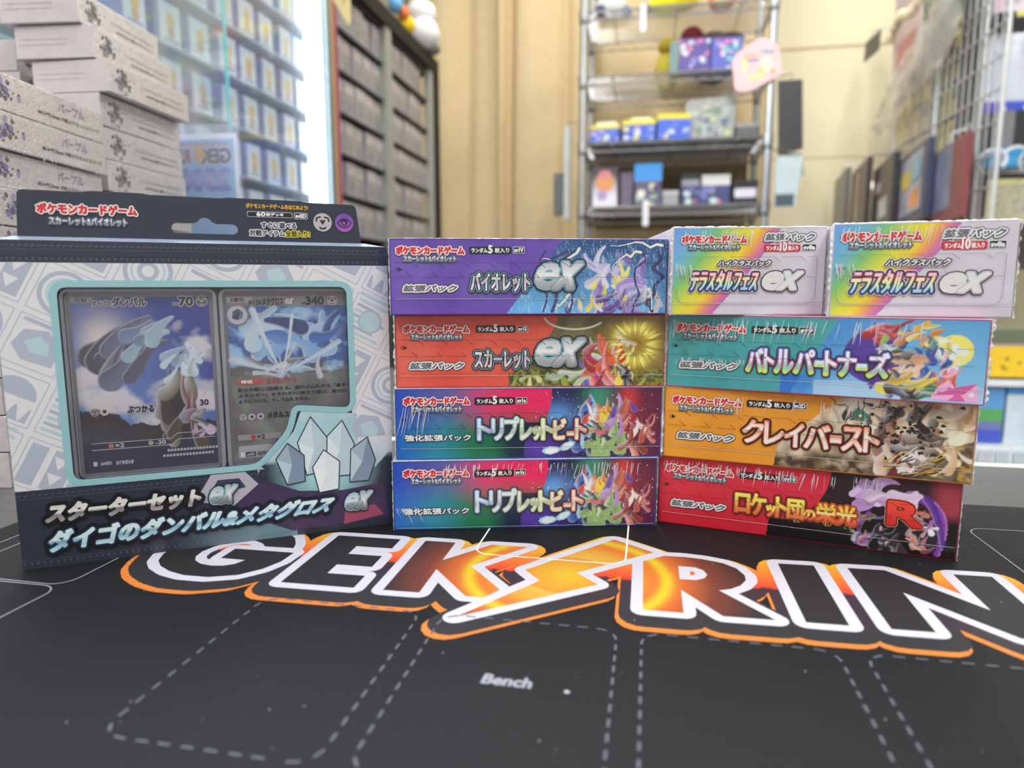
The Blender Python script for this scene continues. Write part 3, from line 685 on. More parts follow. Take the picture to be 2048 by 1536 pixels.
def rocket(P):
    x = 40.6
    for s, wd, h0, h1 in (('ロ', 7.6, 11.0, 21.0), ('ケ', 8.0, 10.8, 21.6), ('ッ', 4.6, 10.8, 16.4), ('ト', 5.6, 11.0, 21.2), ('団', 8.0, 11.0, 20.8)):
        P.text(s, (x + .4, h0, x + wd - .3, h1), GOLD, 20, [(1.2, S(84, 22, 24)), (.6, S(150, 60, 30))], bold=.42, slices=(.44,), n=6); x += wd
    P.text('の', (74.2, 11.2, 79.6, 16.4), FIRE, 20, [(1.0, S(130, 40, 26))], bold=.4, slices=(.42,), n=6)
    P.text('栄', (80.2, 11.0, 89.0, 20.4), FIRE, 20, [(1.0, S(170, 70, 26))], bold=.4, slices=(.43,), n=6)
    P.text('光', (89.6, 11.0, 98.2, 20.4), FIRE, 20, [(1.0, S(170, 70, 26))], bold=.4, slices=(.43,), n=6)
    for s, x, in (('だん', 69.6), ('えい', 84.2), ('こう', 93.2)): P.text(s, (x, 9.0, x + 3.2, 10.6), S(240, 210, 90), 24, [(.3, S(60, 24, 20))], n=4)
part(re_, 'title_lettering', w, y0, rocket)
tear(re_, w, y0, 24.8, 17.0, 6.4, 21.8, S(120, 16, 28))
wrinkles(re_, 142, 37.4, 31, 84, xr=(3, 112), ln=(3.5, 10)); film_edges(re_, .142, .0384, .073, 5)

# --- orange carton with bursting rocks
def art_c(x, y):
    e = 57.4 + (12 - y) * -.1 if y < 12 else 58 + (y - 12) * 1.12
    if x < e: return mixc(S(206, 132, 34), S(222, 152, 52), .5 + .5 * N(x, y, .05))
    v = N(x, y, .085, 6); c = mixc(S(120, 98, 74), S(220, 200, 168), .5 + 1.2 * v)
    if y < 16: c = mixc(c, S(70, 54, 40), (16 - y) / 16 * (.9 + N(x, y, .2)))
    if x > 118: c = mixc(c, mixc(S(170, 120, 72), S(236, 220, 196), .5 + 1.5 * N(x, y, .12, 9)), (x - 118) / 10)
    d = abs(y - (x - 104) * .42 - 1)
    if x > 112 and y < (x - 104) * .42 + 4: c = mixc(c, mixc(S(44, 34, 24), S(176, 132, 44), max(0, N(x * .6 + y, y - x * .4, .25, 3) * 2)), .85)
    return c
_r = random.Random(15)
CS = cluster(_r, 12, 92, 30, 8, 6, 8, 1.6, [S(226, 218, 200), S(60, 54, 50), S(206, 190, 160)], (0, 180)) + cluster(_r, 14, 106, 16, 6, 12, 12, 3.0, [S(128, 92, 74), S(170, 130, 104), S(100, 70, 58), S(206, 170, 140)], (50, 130)) + cluster(_r, 8, 113, 10, 3, 8, 10, 2.2, [S(150, 74, 60), S(176, 96, 80), S(110, 50, 46)], (60, 120)) + cluster(_r, 14, 121, 14, 8, 8, 8, 2.2, [S(96, 84, 66), S(130, 112, 86), S(66, 58, 48)], (-20, 60)) + cluster(_r, 12, 118, 30, 12, 5, 8, 1.8, [S(52, 46, 42), S(90, 80, 70), S(226, 206, 176)], (20, 160)) + cluster(_r, 10, 133, 22, 6, 12, 9, 2.0, [S(226, 206, 180), S(180, 136, 90), S(206, 170, 126)], (0, 180)) + cluster(_r, 10, 117, 8, 4, 4, 3, 1.2, [S(230, 222, 220), S(214, 204, 204)], (0, 360))
rf, w, y0 = booster('orange', 1, (79, 358.9), -12.1, 'orange card carton with cracked-earth picture, third from top of right stack', art_c, S(196, 124, 36), CS)
standard(rf, w, y0, dict(brand=(4.3, 29.2, 39.2, 33), series=(7.9, 25.2, 35.4, 28.2), badge=(43, 29.8, 62.4, 33.2), code=(63.8, 29.8, 70.3, 33.2), sv='sv2D', pack=(7, 10.4, 36.4, 13.6)))
def rocks(P):
    rr = random.Random(6)
    for i in range(60):
        x = rr.gauss(117, 8); y = rr.gauss(25, 7)
        if 1 < y < 36 and 86 < x < 138: P.poly([(x + rr.uniform(.3, 1.5) * math.cos(a) * (.6 + rr.random()), y + rr.uniform(.3, 1.3) * math.sin(a)) for a in (0, 1.1, 2.3, 3.4, 4.6, 5.5)], S(52, 38, 32), 4)
    for i in range(9):
        x, y = 88 + rr.uniform(0, 14), rr.uniform(22, 35); p = bolt_pts(x, y, 10, rr.uniform(0, 6.28), 5, rr); P.line(p, .35, S(40, 36, 34), 3)
    P.poly([(94 + 3.4 * math.cos(a) * rr.uniform(.75, 1.15), 28.5 + 3 * math.sin(a) * rr.uniform(.75, 1.15)) for a in [i * .4488 for i in range(14)]], S(62, 124, 96), 5); P.poly(circ(94, 28.5, 1.5, 10), S(110, 88, 68), 6); P.poly(circ(94.2, 28.6, .7, 8), S(240, 232, 216), 7)
    for i in range(26):
        x, y = rr.uniform(100, 130), rr.uniform(1, 9); a = rr.uniform(.1, 1.0); l = rr.uniform(4, 12); P.line([(x, y), (x + l * math.cos(a), y + l * math.sin(a))], rr.uniform(.2, .6), rr.choice([S(196, 150, 62), S(226, 206, 160), S(70, 50, 34)]), 7, n=3)
part(rf, 'rock_picture', w, y0, rocks)
def clay(P):
    b = (40.2, 11.2, 102.2, 22.8); x = b[0]
    f = vgrad([(0, S(240, 240, 240)), (.36, S(226, 206, 190)), (.5, S(206, 150, 110)), (.53, S(244, 240, 238)), (.8, S(240, 216, 196)), (1, S(232, 160, 128))])
    for s, wd, dy in (('ク', 10.6, 0), ('レ', 9.6, 0), ('イ', 9.2, -.4), ('バ', 12.0, -.3), ('ー', 5.0, 3.4), ('ス', 9.6, -.2), ('ト', 7.0, 0)):
        h = 11.4 if s != 'ー' else 3
        P.text(s, (x + .5, b[1] + dy, x + wd - .4, b[1] + dy + h), f, 20, [(1.35, S(38, 24, 24)), (.55, S(190, 90, 68))], bold=.36, slices=(.38, .515), n=7); x += wd
part(rf, 'title_lettering', w, y0, clay)
tear(rf, w, y0, 24.8, 17.2, 6.4, 21.8, S(70, 44, 20))
wrinkles(rf, 142, 36.6, 41, 22, xr=(26, 120), ln=(4, 11), depth=.00016); film_edges(rf, .142, .0384, .073, 6)

# --- teal carton
def art_b(x, y):
    e = 66 + (y - 8) * .55
    k = (x - e) / 22
    c = mixc(S(56, 142, 146), S(78, 158, 160), .4 + .6 * N(x, y, .05))
    if y < 9 and 57 < x < 72: c = S(46, 108, 190)
    if k > 0: c = mixc(S(58, 128, 196), mixc(S(132, 186, 218), S(84, 152, 200), y / 37), min(1, k) + .3 * N(x, y, .06, 2))
    if y < 7 and x > 72: c = mixc(c, S(168, 196, 226), .7)
    return c
_r = random.Random(16)
PS = [(97 + 12.6 * math.cos(a), 19.6 + 15 * math.sin(a), 97, 19.6, 97, 19.6, .6, 12.4, S(74, 52, 140), S(90, 62, 156)) for a in (1.57, -1.57)] + [(129.3, 23.4, 129.3, 23.4, 129.3, 23.4, 7.2, 7.2, S(232, 214, 100), S(232, 214, 100))]
PS += cluster(_r, 18, 116, 18, 10, 11, 12, 2.6, [S(48, 90, 172), S(66, 112, 196), S(36, 66, 140)], (50, 150)) + cluster(_r, 10, 112, 15, 6, 6, 8, 2.2, [S(226, 180, 140), S(210, 160, 120), S(70, 64, 66)], (-10, 60)) + cluster(_r, 10, 105, 31, 7, 4, 8, 1.5, [S(196, 60, 60), S(150, 40, 54), S(214, 96, 80)], (-20, 40)) + cluster(_r, 12, 117, 31, 8, 4, 7, 1.3, [S(222, 170, 48), S(236, 206, 90), S(180, 110, 40)], (-30, 60)) + cluster(_r, 8, 126, 9, 5, 5, 8, 1.5, [S(206, 80, 66), S(226, 120, 90)], (20, 100)) + cluster(_r, 12, 117, 5, 7, 3.5, 7, 2.0, [S(84, 152, 96), S(112, 176, 116), S(56, 110, 70)], (-20, 30)) + cluster(_r, 8, 112, 9, 8, 3, 9, 1.7, [S(232, 206, 70), S(214, 180, 50)], (10, 40)) + cluster(_r, 8, 109, 3, 6, 2.4, 6, 1.7, [S(50, 46, 40), S(226, 206, 60), S(60, 50, 80)], (-30, 30)) + cluster(_r, 14, 104, 20, 5, 9, 4, 1.1, [S(206, 216, 224), S(150, 190, 96), S(226, 180, 206), S(60, 50, 60), S(240, 214, 226)], (0, 360)) + cluster(_r, 14, 127, 20, 4, 8, 5, 1.3, [S(222, 146, 180), S(236, 214, 120), S(214, 226, 240), S(240, 200, 210)], (0, 360)) + cluster(_r, 6, 120, 24, 2.4, 5, 4, 1.2, [S(86, 70, 150), S(80, 120, 112), S(200, 150, 130)], (40, 140))
rg, w, y0 = booster('teal', 2, (78.4, 354.5), -15.6, 'teal and sky-blue card carton, second level of the right stack', art_b, S(176, 60, 120), PS)
standard(rg, w, y0, dict(brand=(4.4, 28.9, 39.4, 32.9), series=(8.4, 25.1, 35.5, 28.1), badge=(43.4, 29.2, 62.8, 32.6), code=(64.4, 29.2, 71.2, 32.6), sv='sv9', pack=(6.8, 10, 36.4, 13.2)))
def party(P):
    rr = random.Random(9)
    P.poly([(121, 1), (124, 7), (128, 10.4), (131, 6), (139, 8.4), (139.6, .8)], S(226, 166, 202), 3)
    P.poly([(122, 3), (132, 7.4), (139, 9), (134, 4)], S(200, 86, 150), 4); P.poly([(128, .8), (132, 5), (135, 1)], S(206, 92, 156), 5)
    def star(x, y, r_, c): P.poly([(x + (r_ if i % 2 == 0 else r_ * .42) * math.cos(R(90 + 36 * i)), y + (r_ if i % 2 == 0 else r_ * .42) * math.sin(R(90 + 36 * i))) for i in range(10)], c, 6)
    star(124.6, 4.2, 1.2, S(200, 86, 150)); star(128.4, 6.2, 1.3, S(200, 86, 150)); star(137, 4, 1.7, S(240, 216, 230))
part(rg, 'party_picture', w, y0, party)
def battle(P):
    b = (40.4, 10.0, 103, 21.6); x = b[0]
    f = vgrad([(0, S(190, 222, 110)), (.18, S(120, 196, 180)), (.38, S(140, 196, 196)), (.42, S(240, 238, 244)), (1, S(236, 232, 244))])
    o = lambda u, v: ramp([(0, S(196, 206, 70)), (.3, S(190, 84, 130)), (.6, S(150, 70, 150)), (1, S(92, 116, 206))], v)
    for s, wd, dy in (('バ', 8.2, 0), ('ト', 5.2, 0), ('ル', 9.0, 0), ('パ', 9.4, .2), ('ー', 4.2, 4.2), ('ト', 5.6, 0), ('ナ', 8.4, 0), ('ー', 4.4, 3.4), ('ズ', 9.4, 0)):
        h = 11.2 if s != 'ー' else 2.2
        P.text(s, (x + .5, b[1] + dy, x + wd - .4, b[1] + dy + h), f, 20, [(1.3, S(48, 44, 66)), (.6, o)], bold=.32, slices=(.4,), n=7); x += wd
part(rg, 'title_lettering', w, y0, battle)
tear(rg, w, y0, 24.4, 16.8, 6.2, 21.4, S(34, 72, 84))
wrinkles(rg, 142, 37.2, 51, 62, xr=(3, 118), ln=(4, 13)); wrinkles(rg, 142, 17, 52, 34, xr=(3, 40), ln=(2, 5)); film_edges(rg, .142, .0384, .073, 7, side=2.2)

# --- two white cartons with a rainbow sweep
def art_w(x, y):
    t = x / 75.2 + .43 * (1 - y / 42.1) ** 1.15
    if t > .70: return mixc(S(202, 198, 206), S(190, 184, 194), .5 + .6 * N(x, y, .05))
    return ramp([(0, S(96, 150, 220)), (.18, S(104, 168, 196)), (.31, S(116, 182, 104)), (.45, S(206, 204, 58)), (.545, S(226, 198, 50)), (.60, S(224, 150, 76)), (.65, S(208, 112, 140)), (.70, S(176, 98, 178))], t)
RB = vgrad([(0, S(150, 180, 230)), (.25, S(180, 220, 190)), (.45, S(238, 232, 200)), (.65, S(240, 214, 200)), (.85, S(236, 196, 204)), (1, S(206, 190, 226))])
RBO = lambda u, v: ramp([(0, S(56, 66, 150)), (.22, S(60, 104, 176)), (.4, S(60, 150, 90)), (.58, S(226, 150, 50)), (.78, S(206, 62, 66)), (1, S(112, 60, 140))], v)
def holo(u, v):
    k = noise.cell(Vector((u * 9 + v * 3, v * 7 - u * 2, 3.3)))
    return mixc(ramp([(0, S(176, 196, 176)), (.3, S(214, 206, 200)), (.6, S(196, 206, 222)), (.8, S(222, 186, 170)), (1, S(206, 216, 206))], .5 + .5 * k), S(214, 212, 214), .45)
def terra(pos, rz, label, b, crease):
    r_, w, y0 = booster('white', 3, pos, rz, label, art_w, S(196, 192, 200), W=.0752, H=.0434, D=.085, FH=42.07)
    standard(r_, w, y0, dict(b, n='10', bg=S(190, 36, 52), sv='sv8a'))
    part(r_, 'class_lettering', w, y0, lambda P: P.text('ハイクラスパック', b['sub'], S(226, 226, 230), 20, [(.9, S(208, 206, 210)), (.6, S(52, 48, 56))], bold=.12, shear=.35, n=4))
    part(r_, 'title_lettering', w, y0, lambda P: P.text('テラスタルフェス', b['title'], RB, 24, [(1.35, S(212, 208, 214)), (1.05, S(48, 42, 64)), (.42, RBO)], bold=.2, shear=.18, n=6))
    part(r_, 'ex_mark', w, y0, lambda P: ex_mark(P, b['ex'], 30, line=S(206, 206, 210), fill=holo, out=S(44, 38, 50)))
    tear(r_, w, y0, 28.2, 18.2, 5.6, b.get('arr'), S(126, 118, 128))
    part(r_, 'flap_cut', w, y0, lambda P: P.line([(2, 12)] + circ(7, 9.6, 4.6, 6, None, 180, 270) + circ(66, 9.6, 4.6, 6, None, 270, 360) + [(70.8, 28)], .2, S(126, 118, 128), 30, n=3))
    wrinkles(r_, w, 42.6, crease, 30, xr=(3, 60), ln=(3, 11)); wrinkles(r_, w, 26, crease + 1, 22, xr=(1, 9), ln=(3, 10), lean=-.2)
    film_edges(r_, .0752, .0434, .085, crease, top=1.6, side=1.6)
    return r_
terra((48, 362.9), 9.3, 'white card carton with rainbow corner, first from left atop right stack', dict(brand=(4.4, 34.9, 35.9, 38.6), series=(7.6, 31.6, 32.6, 34.1), pack=(44.8, 36.2, 69.4, 39.4), badge=(45.8, 31.0, 61.2, 34.2), code=(63.2, 31.0, 70.2, 34.4), sub=(22, 23.6, 48.6, 26.4), title=(8.4, 11.6, 43, 21.4), ex=(43, 10.8, 65, 21.6)), 61)
terra((121.9, 350.3), -5.7, 'white card carton with rainbow corner and black arrow, outermost atop right stack', dict(brand=(3.8, 34.4, 36.8, 38.6), series=(7.1, 31.0, 33.2, 34.0), pack=(45.6, 35.4, 70.2, 39), badge=(46.4, 30.3, 62, 33.8), code=(63.8, 30.3, 70.6, 33.8), sub=(22.6, 22.9, 49.6, 26), title=(8, 10.4, 44.6, 20.8), ex=(44.4, 9.6, 66, 20.4), arr=22), 71)
# ---------------------------------------------------------------- boxed starter set with a window
SW, SH, SD = 173.3, 150.6, 0.034
SROT = R(33.0); SLOC = (-0.2088, 0.3002)
st = thing('starter_box', 'tall navy and pale grey window box with hang tab, leaning corner-on by the left stack', 'box', (*SLOC, 0), SROT)
NAVY = S(40, 46, 60); NAVYM = mat('navy_board', NAVY, 0.45, var=0.04, coat=0.15, bump=0.05, bscale=700)
TEAL = S(138, 182, 188); PALE = S(208, 206, 208); GB = S(164, 170, 186); TQ = S(168, 194, 198)
SINK = ink('box_print', 0.42, 0.2, 0.05, 500)
def roundpoly(pts, r, n=5):
    out = []
    for i, p in enumerate(pts):
        a, b = pts[i - 1], pts[(i + 1) % len(pts)]
        def tow(q):
            l = math.dist(p, q); k = min(r, l * .45) / l; return (p[0] + (q[0] - p[0]) * k, p[1] + (q[1] - p[1]) * k)
        s0, s1 = tow(a), tow(b)
        for k in range(n + 1):
            t = k / n; out.append(tuple((1 - t) ** 2 * s0[j] + 2 * t * (1 - t) * p[j] + t * t * s1[j] for j in (0, 1)))
    return out
def offset(pts, d):
    out = []; n = len(pts)
    for i in range(n):
        a, p, b = pts[i - 1], pts[i], pts[(i + 1) % n]
        def nr(q, w_):
            dx, dy = w_[0] - q[0], w_[1] - q[1]; l = math.hypot(dx, dy) or 1; return (dy / l, -dx / l)
        n1, n2 = nr(a, p), nr(p, b); mx, my = n1[0] + n2[0], n1[1] + n2[1]; l2 = mx * mx + my * my
        k = min(2.0, 2 / l2 if l2 > 1e-6 else 1); out.append((p[0] + mx * d * k, p[1] + my * d * k))
    return out
HOLE = roundpoly([(23.5, 40.5), (104, 40.5), (119, 57), (122.4, 70), (151.6, 66.6), (151.6, 129.9), (23.5, 129.9)], 4.2)
RING = offset(HOLE, 3.1)
mb = MB(); o_ = [(0, 0), (SW, 0), (SW, SH), (0, SH)]; flat = o_ + HOLE
tri = geometry.tessellate_polygon([[Vector((*p, 0)) for p in o_], [Vector((*p, 0)) for p in HOLE]])
X = lambda p, y: ((p[0] - SW / 2) / 1000, y, p[1] / 1000)
mb.add([X(p, 0) for p in flat], tri); k = len(HOLE)
mb.add([X(p, 0) for p in HOLE] + [X(p, .0006) for p in HOLE], [(i, (i + 1) % k, (i + 1) % k + k, i + k) for i in range(k)])
mb.add([X(p, .0006) for p in flat], [t[::-1] for t in tri])
mb.build('front_panel', NAVYM, st)
h2 = SW / 2000; H_ = SH / 1000
MB().box(-h2, .0006, 0, -h2 + .0006, SD, H_).box(h2 - .0006, .0006, 0, h2, SD, H_).box(-h2 + .0006, .0006, 0, h2 - .0006, SD, .0006).box(-h2 + .0006, .0006, H_ - .0006, h2 - .0006, SD, H_).box(-h2 + .0006, SD - .0006, .0006, h2 - .0006, SD, H_ - .0006).build('box_body', mat('pale_board', S(150, 178, 186), 0.5, var=0.04), st)
MB().box(-h2 + .001, .0062, .002, h2 - .001, .0075, H_ - .001).build('inner_tray', mat('black_tray', (0.012, 0.012, 0.014), 0.3, var=0.1), st)
# blister: one clear sheet with raised ribs round each card
bl = MB().box(-h2 + .012, .0012, .037, h2 - .012, .0015, .134)
bo = bl.build('window_film', clear('window_film', (0.97, 0.97, 0.98), 0.012, 0.05, 0.7, bump=0.10, bscale=25), st)
rb_ = MB()
for x0, x1 in ((24.2, 88.6), (91.2, 156.5)):
    q = rrect(x0, 38.8, x1, 128.4, 3, 4); q.append(q[0]); rb_.tube([((a - SW / 2) / 1000, .0028, b / 1000) for a, b in q], .0009, 6)
rb_.build('window_rib', clear('rib_film', (0.85, 0.85, 0.88), 0.3, 0.08, 1.0), st)
# hang tab
TAB = roundpoly([(9.6, 150.6), (161, 150.6), (158.4, 171.9), (133, 172.1), (131.5, 172.7), (96, 172.9), (94.5, 172.4), (62, 172.7), (60.5, 173.2), (38, 173.3), (36.4, 172.6), (11, 172.8)], 2.6, 4)
SLOT = [(74, 155.4), (98.6, 155.4)] + circ(98.6, 157.8, 2.4, 5, None, -80, 80) + [(98.4, 160.2), (91.4, 160.2)] + circ(86.3, 159.6, 3.4, 8, None, 25, 155) + [(81, 160.2), (74, 160.2)] + circ(74, 157.8, 2.4, 5, None, 100, 260)
tm = MB(); tri = geometry.tessellate_polygon([[Vector((*p, 0)) for p in TAB], [Vector((*p, 0)) for p in SLOT]]); fl_ = TAB + SLOT; k = len(fl_)
tm.add([X(p, .0042) for p in fl_], tri); tm.add([X(p, .0050) for p in fl_], [t[::-1] for t in tri])
for L, b in ((len(TAB), 0), (len(SLOT), len(TAB))):
    vs = [X(fl_[b + i], y) for y in (.0042, .0050) for i in range(L)]; tm.add(vs, [(i, (i + 1) % L, (i + 1) % L + L, i + L) for i in range(L)])
tm.build('hang_tab', NAVYM, st)
MB().add([X((0.3, SH - .1), 0), X((SW - .3, SH - .1), 0), X((162.5, 152.4), .0042), (((8.2) - SW / 2) / 1000, .0042, .1524), X((8.2, 150.9), .006), X((162.5, 150.9), .006)], [(0, 1, 2, 3), (3, 2, 5, 4), (0, 3, 4), (1, 5, 2), (0, 4, 5, 1)]).build('tab_fold', mat('tab_fold_lit', S(128, 138, 158), 0.4, var=0.04), st)  # fold coloured paler than the navy board: light from above put into its colour
def spart(name, fn, m=None, yoff=0.0, rect=None, **kw):
    P = Print(rect); fn(P); o = P.build(name, m or SINK, st, SW, 0.0, **kw); o.location.y += yoff; return o
def stitches(P, y0, y1, x0, x1, z, d=2.45, hook=False, col=None):
    n = int((x1 - x0) / d)
    for i in range(n):
        x = x0 + i * d; y = y0 + (y1 - y0) * (x - x0) / (x1 - x0)
        if hook: P.line(circ(x, y, .75, 5, .6, -160, 40), .3, col or S(84, 92, 108), z, n=3)
        else: P.line([(x, y + .35), (x + .25, y - .35)], .4, col or S(96, 104, 120), z, n=3)
def bands(P):
    P.poly([(0, 0), (SW, 0), (SW, 37.4), (0, 37.4)], NAVY, 0); P.poly([(0, 140.9), (SW, 140.9), (SW, SH), (0, SH)], NAVY, 0)
    for y, c in ((146.6, S(66, 74, 90)), (33.4, S(70, 78, 94)), (3.9, S(62, 70, 86)), (143.8, S(30, 35, 47)), (141.0, S(24, 28, 38))): P.line([(0, y), (SW, y)], .28, c, 1)
    stitches(P, 148.6, 148.6, 1, SW - 1, 2, hook=True); stitches(P, 142.5, 142.5, 1, SW - 1, 2); stitches(P, 35.4, 35.4, 1, SW - 1, 2, 2.7, hook=True); stitches(P, 2.6, 2.6, 1, 124, 2, 2.6)
spart('navy_band', bands)
def pattern(P):
    P.poly([(-5, 30), (SW + 5, 30), (SW + 5, 145), (-5, 145)], PALE, 0)
    ca, sa = math.cos(R(-28)), math.sin(R(-28)); C = 25.5
    for i in range(-5, 12):
        for j in range(-5, 10):
            ox, oy = (i * ca - j * sa) * C - 4, (i * sa + j * ca) * C + 42
            T = lambda pts: [(ox + x * ca - y * sa, oy + x * sa + y * ca) for x, y in pts]
            if not (-32 < ox < SW + 32 and 5 < oy < 165): continue
            P.line(T([(1.2, 1.2), (23.8, 1.2), (23.8, 23.8), (1.2, 23.8)]), .55, S(178, 182, 194), 1, close=True)
            k = (i * 2 + j * 3) % 5
            if k == 0:      # ladder with two triangles
                P.poly(T([(3, 3), (10, 3), (10, 22), (3, 22)]), GB, 2); P.poly(T([(13, 3), (22, 3), (22, 22), (13, 22)]), GB, 2)
                P.poly(T([(13.6, 19), (20, 19), (17, 13.4)]), PALE, 3); P.poly(T([(13.6, 11), (20, 11), (17, 5.4)]), PALE, 3)
            elif k == 1:    # dome and wave
                P.poly(T([(3, 13.5)] + [(12.5 - 9.5 * math.cos(R(t)), 13.5 + 8.5 * math.sin(R(t))) for t in range(0, 181, 15)]), GB, 2)
                P.poly(T([(3, 3), (22, 3)] + [(22 - x, 6.6 + 3.6 * math.cos(x * 1.0)) for x in [q * .9 for q in range(0, 22)]]), GB, 2)
                P.poly(T([(2, -1.8), (21, -1.8), (21, -.2), (2, -.2)]), TQ, 3)
            elif k == 2:    # rings
                for r_, c in ((10.5, GB), (8.6, PALE), (7.4, TQ), (6.4, PALE), (4.6, GB), (2.6, PALE)): P.poly(T(circ(12.5, 12.5, r_, 28)), c, 2 + (11 - r_) * .35)
            elif k == 3:    # rays
                for q in range(7):
                    y = 3 + q * 2.9; P.poly(T([(3, y), (22 - (q % 3) * 4, y), (22 - (q % 3) * 4 - 1.5, y + 1.5), (3, y + 1.5)]), GB if q % 2 else TQ, 2)
                P.poly(T(circ(13, 12.5, 6.2, 24)), GB, 3); P.poly(T(circ(13, 12.5, 5.4, 24)), TQ, 4)
            else:           # faceted chip
                P.poly(T([(3, 9), (9, 4), (21, 5), (22, 13), (14, 20), (5, 17)]), GB, 2); P.poly(T([(7, 12), (11, 8), (18, 9), (17, 14), (12, 16.5)]), TQ, 3); P.poly(T([(3, 21), (22, 21), (22, 22.6), (3, 22.6)]), GB, 3)
for nm, rc in (('left', (0, 37.4, 22.8, 140.9)), ('right', (152.4, 37.4, SW, 140.9)), ('top', (22.8, 130.6, 152.4, 140.9))):
    spart('pattern_print', pattern, None, 0, rc)
def ringp(P):
    P.poly(RING, TEAL, 8, [HOLE])
    P.poly([(20.4, 37.4), (107.4, 37.4), (105.6, 38.9), (20.4, 38.9)], S(160, 176, 188), 5)
    for i in range(6): x = 30 + i * 11; P.poly([(x, 37.4), (x + 5, 37.4), (x + 7, 39), (x + 2, 39)], S(196, 202, 206), 5)
spart('window_border', ringp)
def glow(P):
    def c(x, y):
        b = S(40, 46, 58) if y < 37 + 4 * math.sin(x * .3) else mixc(S(150, 180, 186), S(186, 200, 204), .5 + N(x, y, .08))
        g = max(0, 1 - math.hypot((x - 138) / 30, (y - 38) / 34)) ; return mixc(b, S(150, 198, 204), min(1, g * 1.5))
    P.grid(104, 21, SW, 37.4, 60, 14, c, 2.2)
    pts = [(106.5, 37.4), (154.9, 37.4), (154.9, 63.2), (126.4, 66.4), (122.4, 56), (107, 39.2)]
    P.poly(pts, c, 2, sub=3)
    P.grid(154.8, 37.4, SW, 50, 16, 10, lambda x, y: mixc(c(x, y), PALE, (y - 37.4) / 14), 5)
    OUT = S(28, 32, 42)
    def shard(q, c1, c2, z):
        cx = sum(p[0] for p in q) / len(q); cy = sum(p[1] for p in q) / len(q)
        P.poly(q, c1, z); P.poly([q[0], q[1], (cx, cy)], c2, z + 1); P.poly([q[1], q[2], (cx, cy)], mixc(c1, c2, .5), z + 1); P.line(q, .5, OUT, z + 2, close=True)
    L1c, L2c, L3c = S(172, 192, 200), S(206, 216, 220), S(120, 138, 158)
    shard([(128, 32), (124, 50), (131, 63), (140, 50), (138, 34)], L1c, L2c, 8); shard([(138, 30), (139, 52), (147, 60), (153, 47), (150, 30)], L1c, L2c, 11)
    shard([(150, 26), (151, 44), (160, 50), (164, 37), (160, 26)], L3c, L1c, 14); shard([(118, 28), (113, 42), (119, 50), (127, 43), (127, 29)], L3c, L1c, 14)
    shard([(134, 22), (131, 36), (137, 45), (145, 38), (144, 23)], L2c, S(224, 230, 232), 17)
    P.poly([(93, 16), (96, 30), (108, 31), (124, 24), (146, 22), (168, 24), (171, 4), (120, 3)], S(58, 44, 78), 9); P.poly([(146, 3), (168, 6), (163, 12), (147, 11)], S(150, 66, 92), 10)
    P.poly([(74, 24), (82, 37), (98, 37), (104, 30), (92, 20)], S(168, 164, 176), 9); P.poly([(80, 26), (85, 34), (95, 34), (98, 29)], S(54, 58, 84), 10)
    P.grid(60, 0.2, 122, 8.4, 40, 8, lambda x, y: mixc(NAVY, S(112, 140, 150), max(0, min(1, (x - 62) / 46)) * .8), 1.6)
spart('crystal_picture', glow)
BLK = S(16, 16, 22)
spart('title_lettering', lambda P: (P.text('スターターセット', None, lambda u, v: ramp([(0, S(160, 156, 156)), (.45, S(112, 108, 110)), (.47, S(216, 212, 206)), (1, S(206, 204, 198))], v), 24, [(1.9, BLK)], bold=.62, slices=(.46,), quad=((11, 21.6), (75.6, 22.2), (77.6, 30.4), (13.4, 29.8)), n=8),
    P.text('ダイゴのダンバル&メタグロス', None, lambda u, v: ramp([(0, S(186, 216, 220)), (.18, S(158, 198, 206)), (.47, S(104, 146, 168)), (.5, S(196, 218, 216)), (1, S(206, 226, 224))], v), 28, [(2.0, BLK), (.55, S(30, 56, 96))], bold=.62, slices=(.485,), quad=((11, 7.6), (137, 11.4), (143.4, 19.4), (12.6, 17.2)), n=8)))
def exes(P):
    f = lambda u, v: ramp([(0, S(110, 108, 110)), (.45, S(150, 146, 146)), (.5, S(208, 214, 216)), (1, S(170, 178, 182))], v)
    for b in ((79.4, 20.6, 94.6, 31.6), (145.4, 9.2, 162.4, 20.8)): ex_mark(P, b, 34, line=S(120, 176, 190), fill=f, out=BLK)
spart('ex_mark', exes)
def tabprint(P):
    brand(P, (18.2, 162.9, 57.4, 167.0)); series(P, (22.4, 157.9, 53.2, 161.2), 14)
    P.text('ポケモンカードゲームをはじめよう!', (105.3, 168.4, 134.5, 170.6), S(226, 168, 40), 10, bold=.1, n=4)
    P.poly(rrect(105.6, 164.1, 126.9, 166.9, .6), S(176, 176, 180), 10); P.poly(rrect(105.9, 164.4, 126.6, 166.6, .5), S(20, 20, 26), 11)
    P.text('60', (110, 164.7, 114, 166.5), S(232, 232, 236), 12, bold=.16, n=4); P.text('枚デッキ', (114.4, 164.8, 122.6, 166.4), S(232, 232, 236), 12, bold=.1, n=4)
    code(P, (127.7, 163.7, 134.2, 166.9), 'sv0D')
    P.text('すぐに遊べる', (112, 159.0, 128.4, 161.8), S(26, 26, 32), 10, [(.42, S(214, 214, 218))], bold=.1, n=5)
    P.text('対戦アイテム', (106.4, 155.0, 122.8, 157.9), S(26, 26, 32), 10, [(.42, S(214, 214, 218))], bold=.1, n=5)
    P.text('全部入り!', (123.2, 155.0, 134.8, 157.9), S(30, 28, 20), 10, [(.42, S(216, 200, 70))], bold=.1, n=5)
spart('tab_lettering', tabprint, None, .0042)
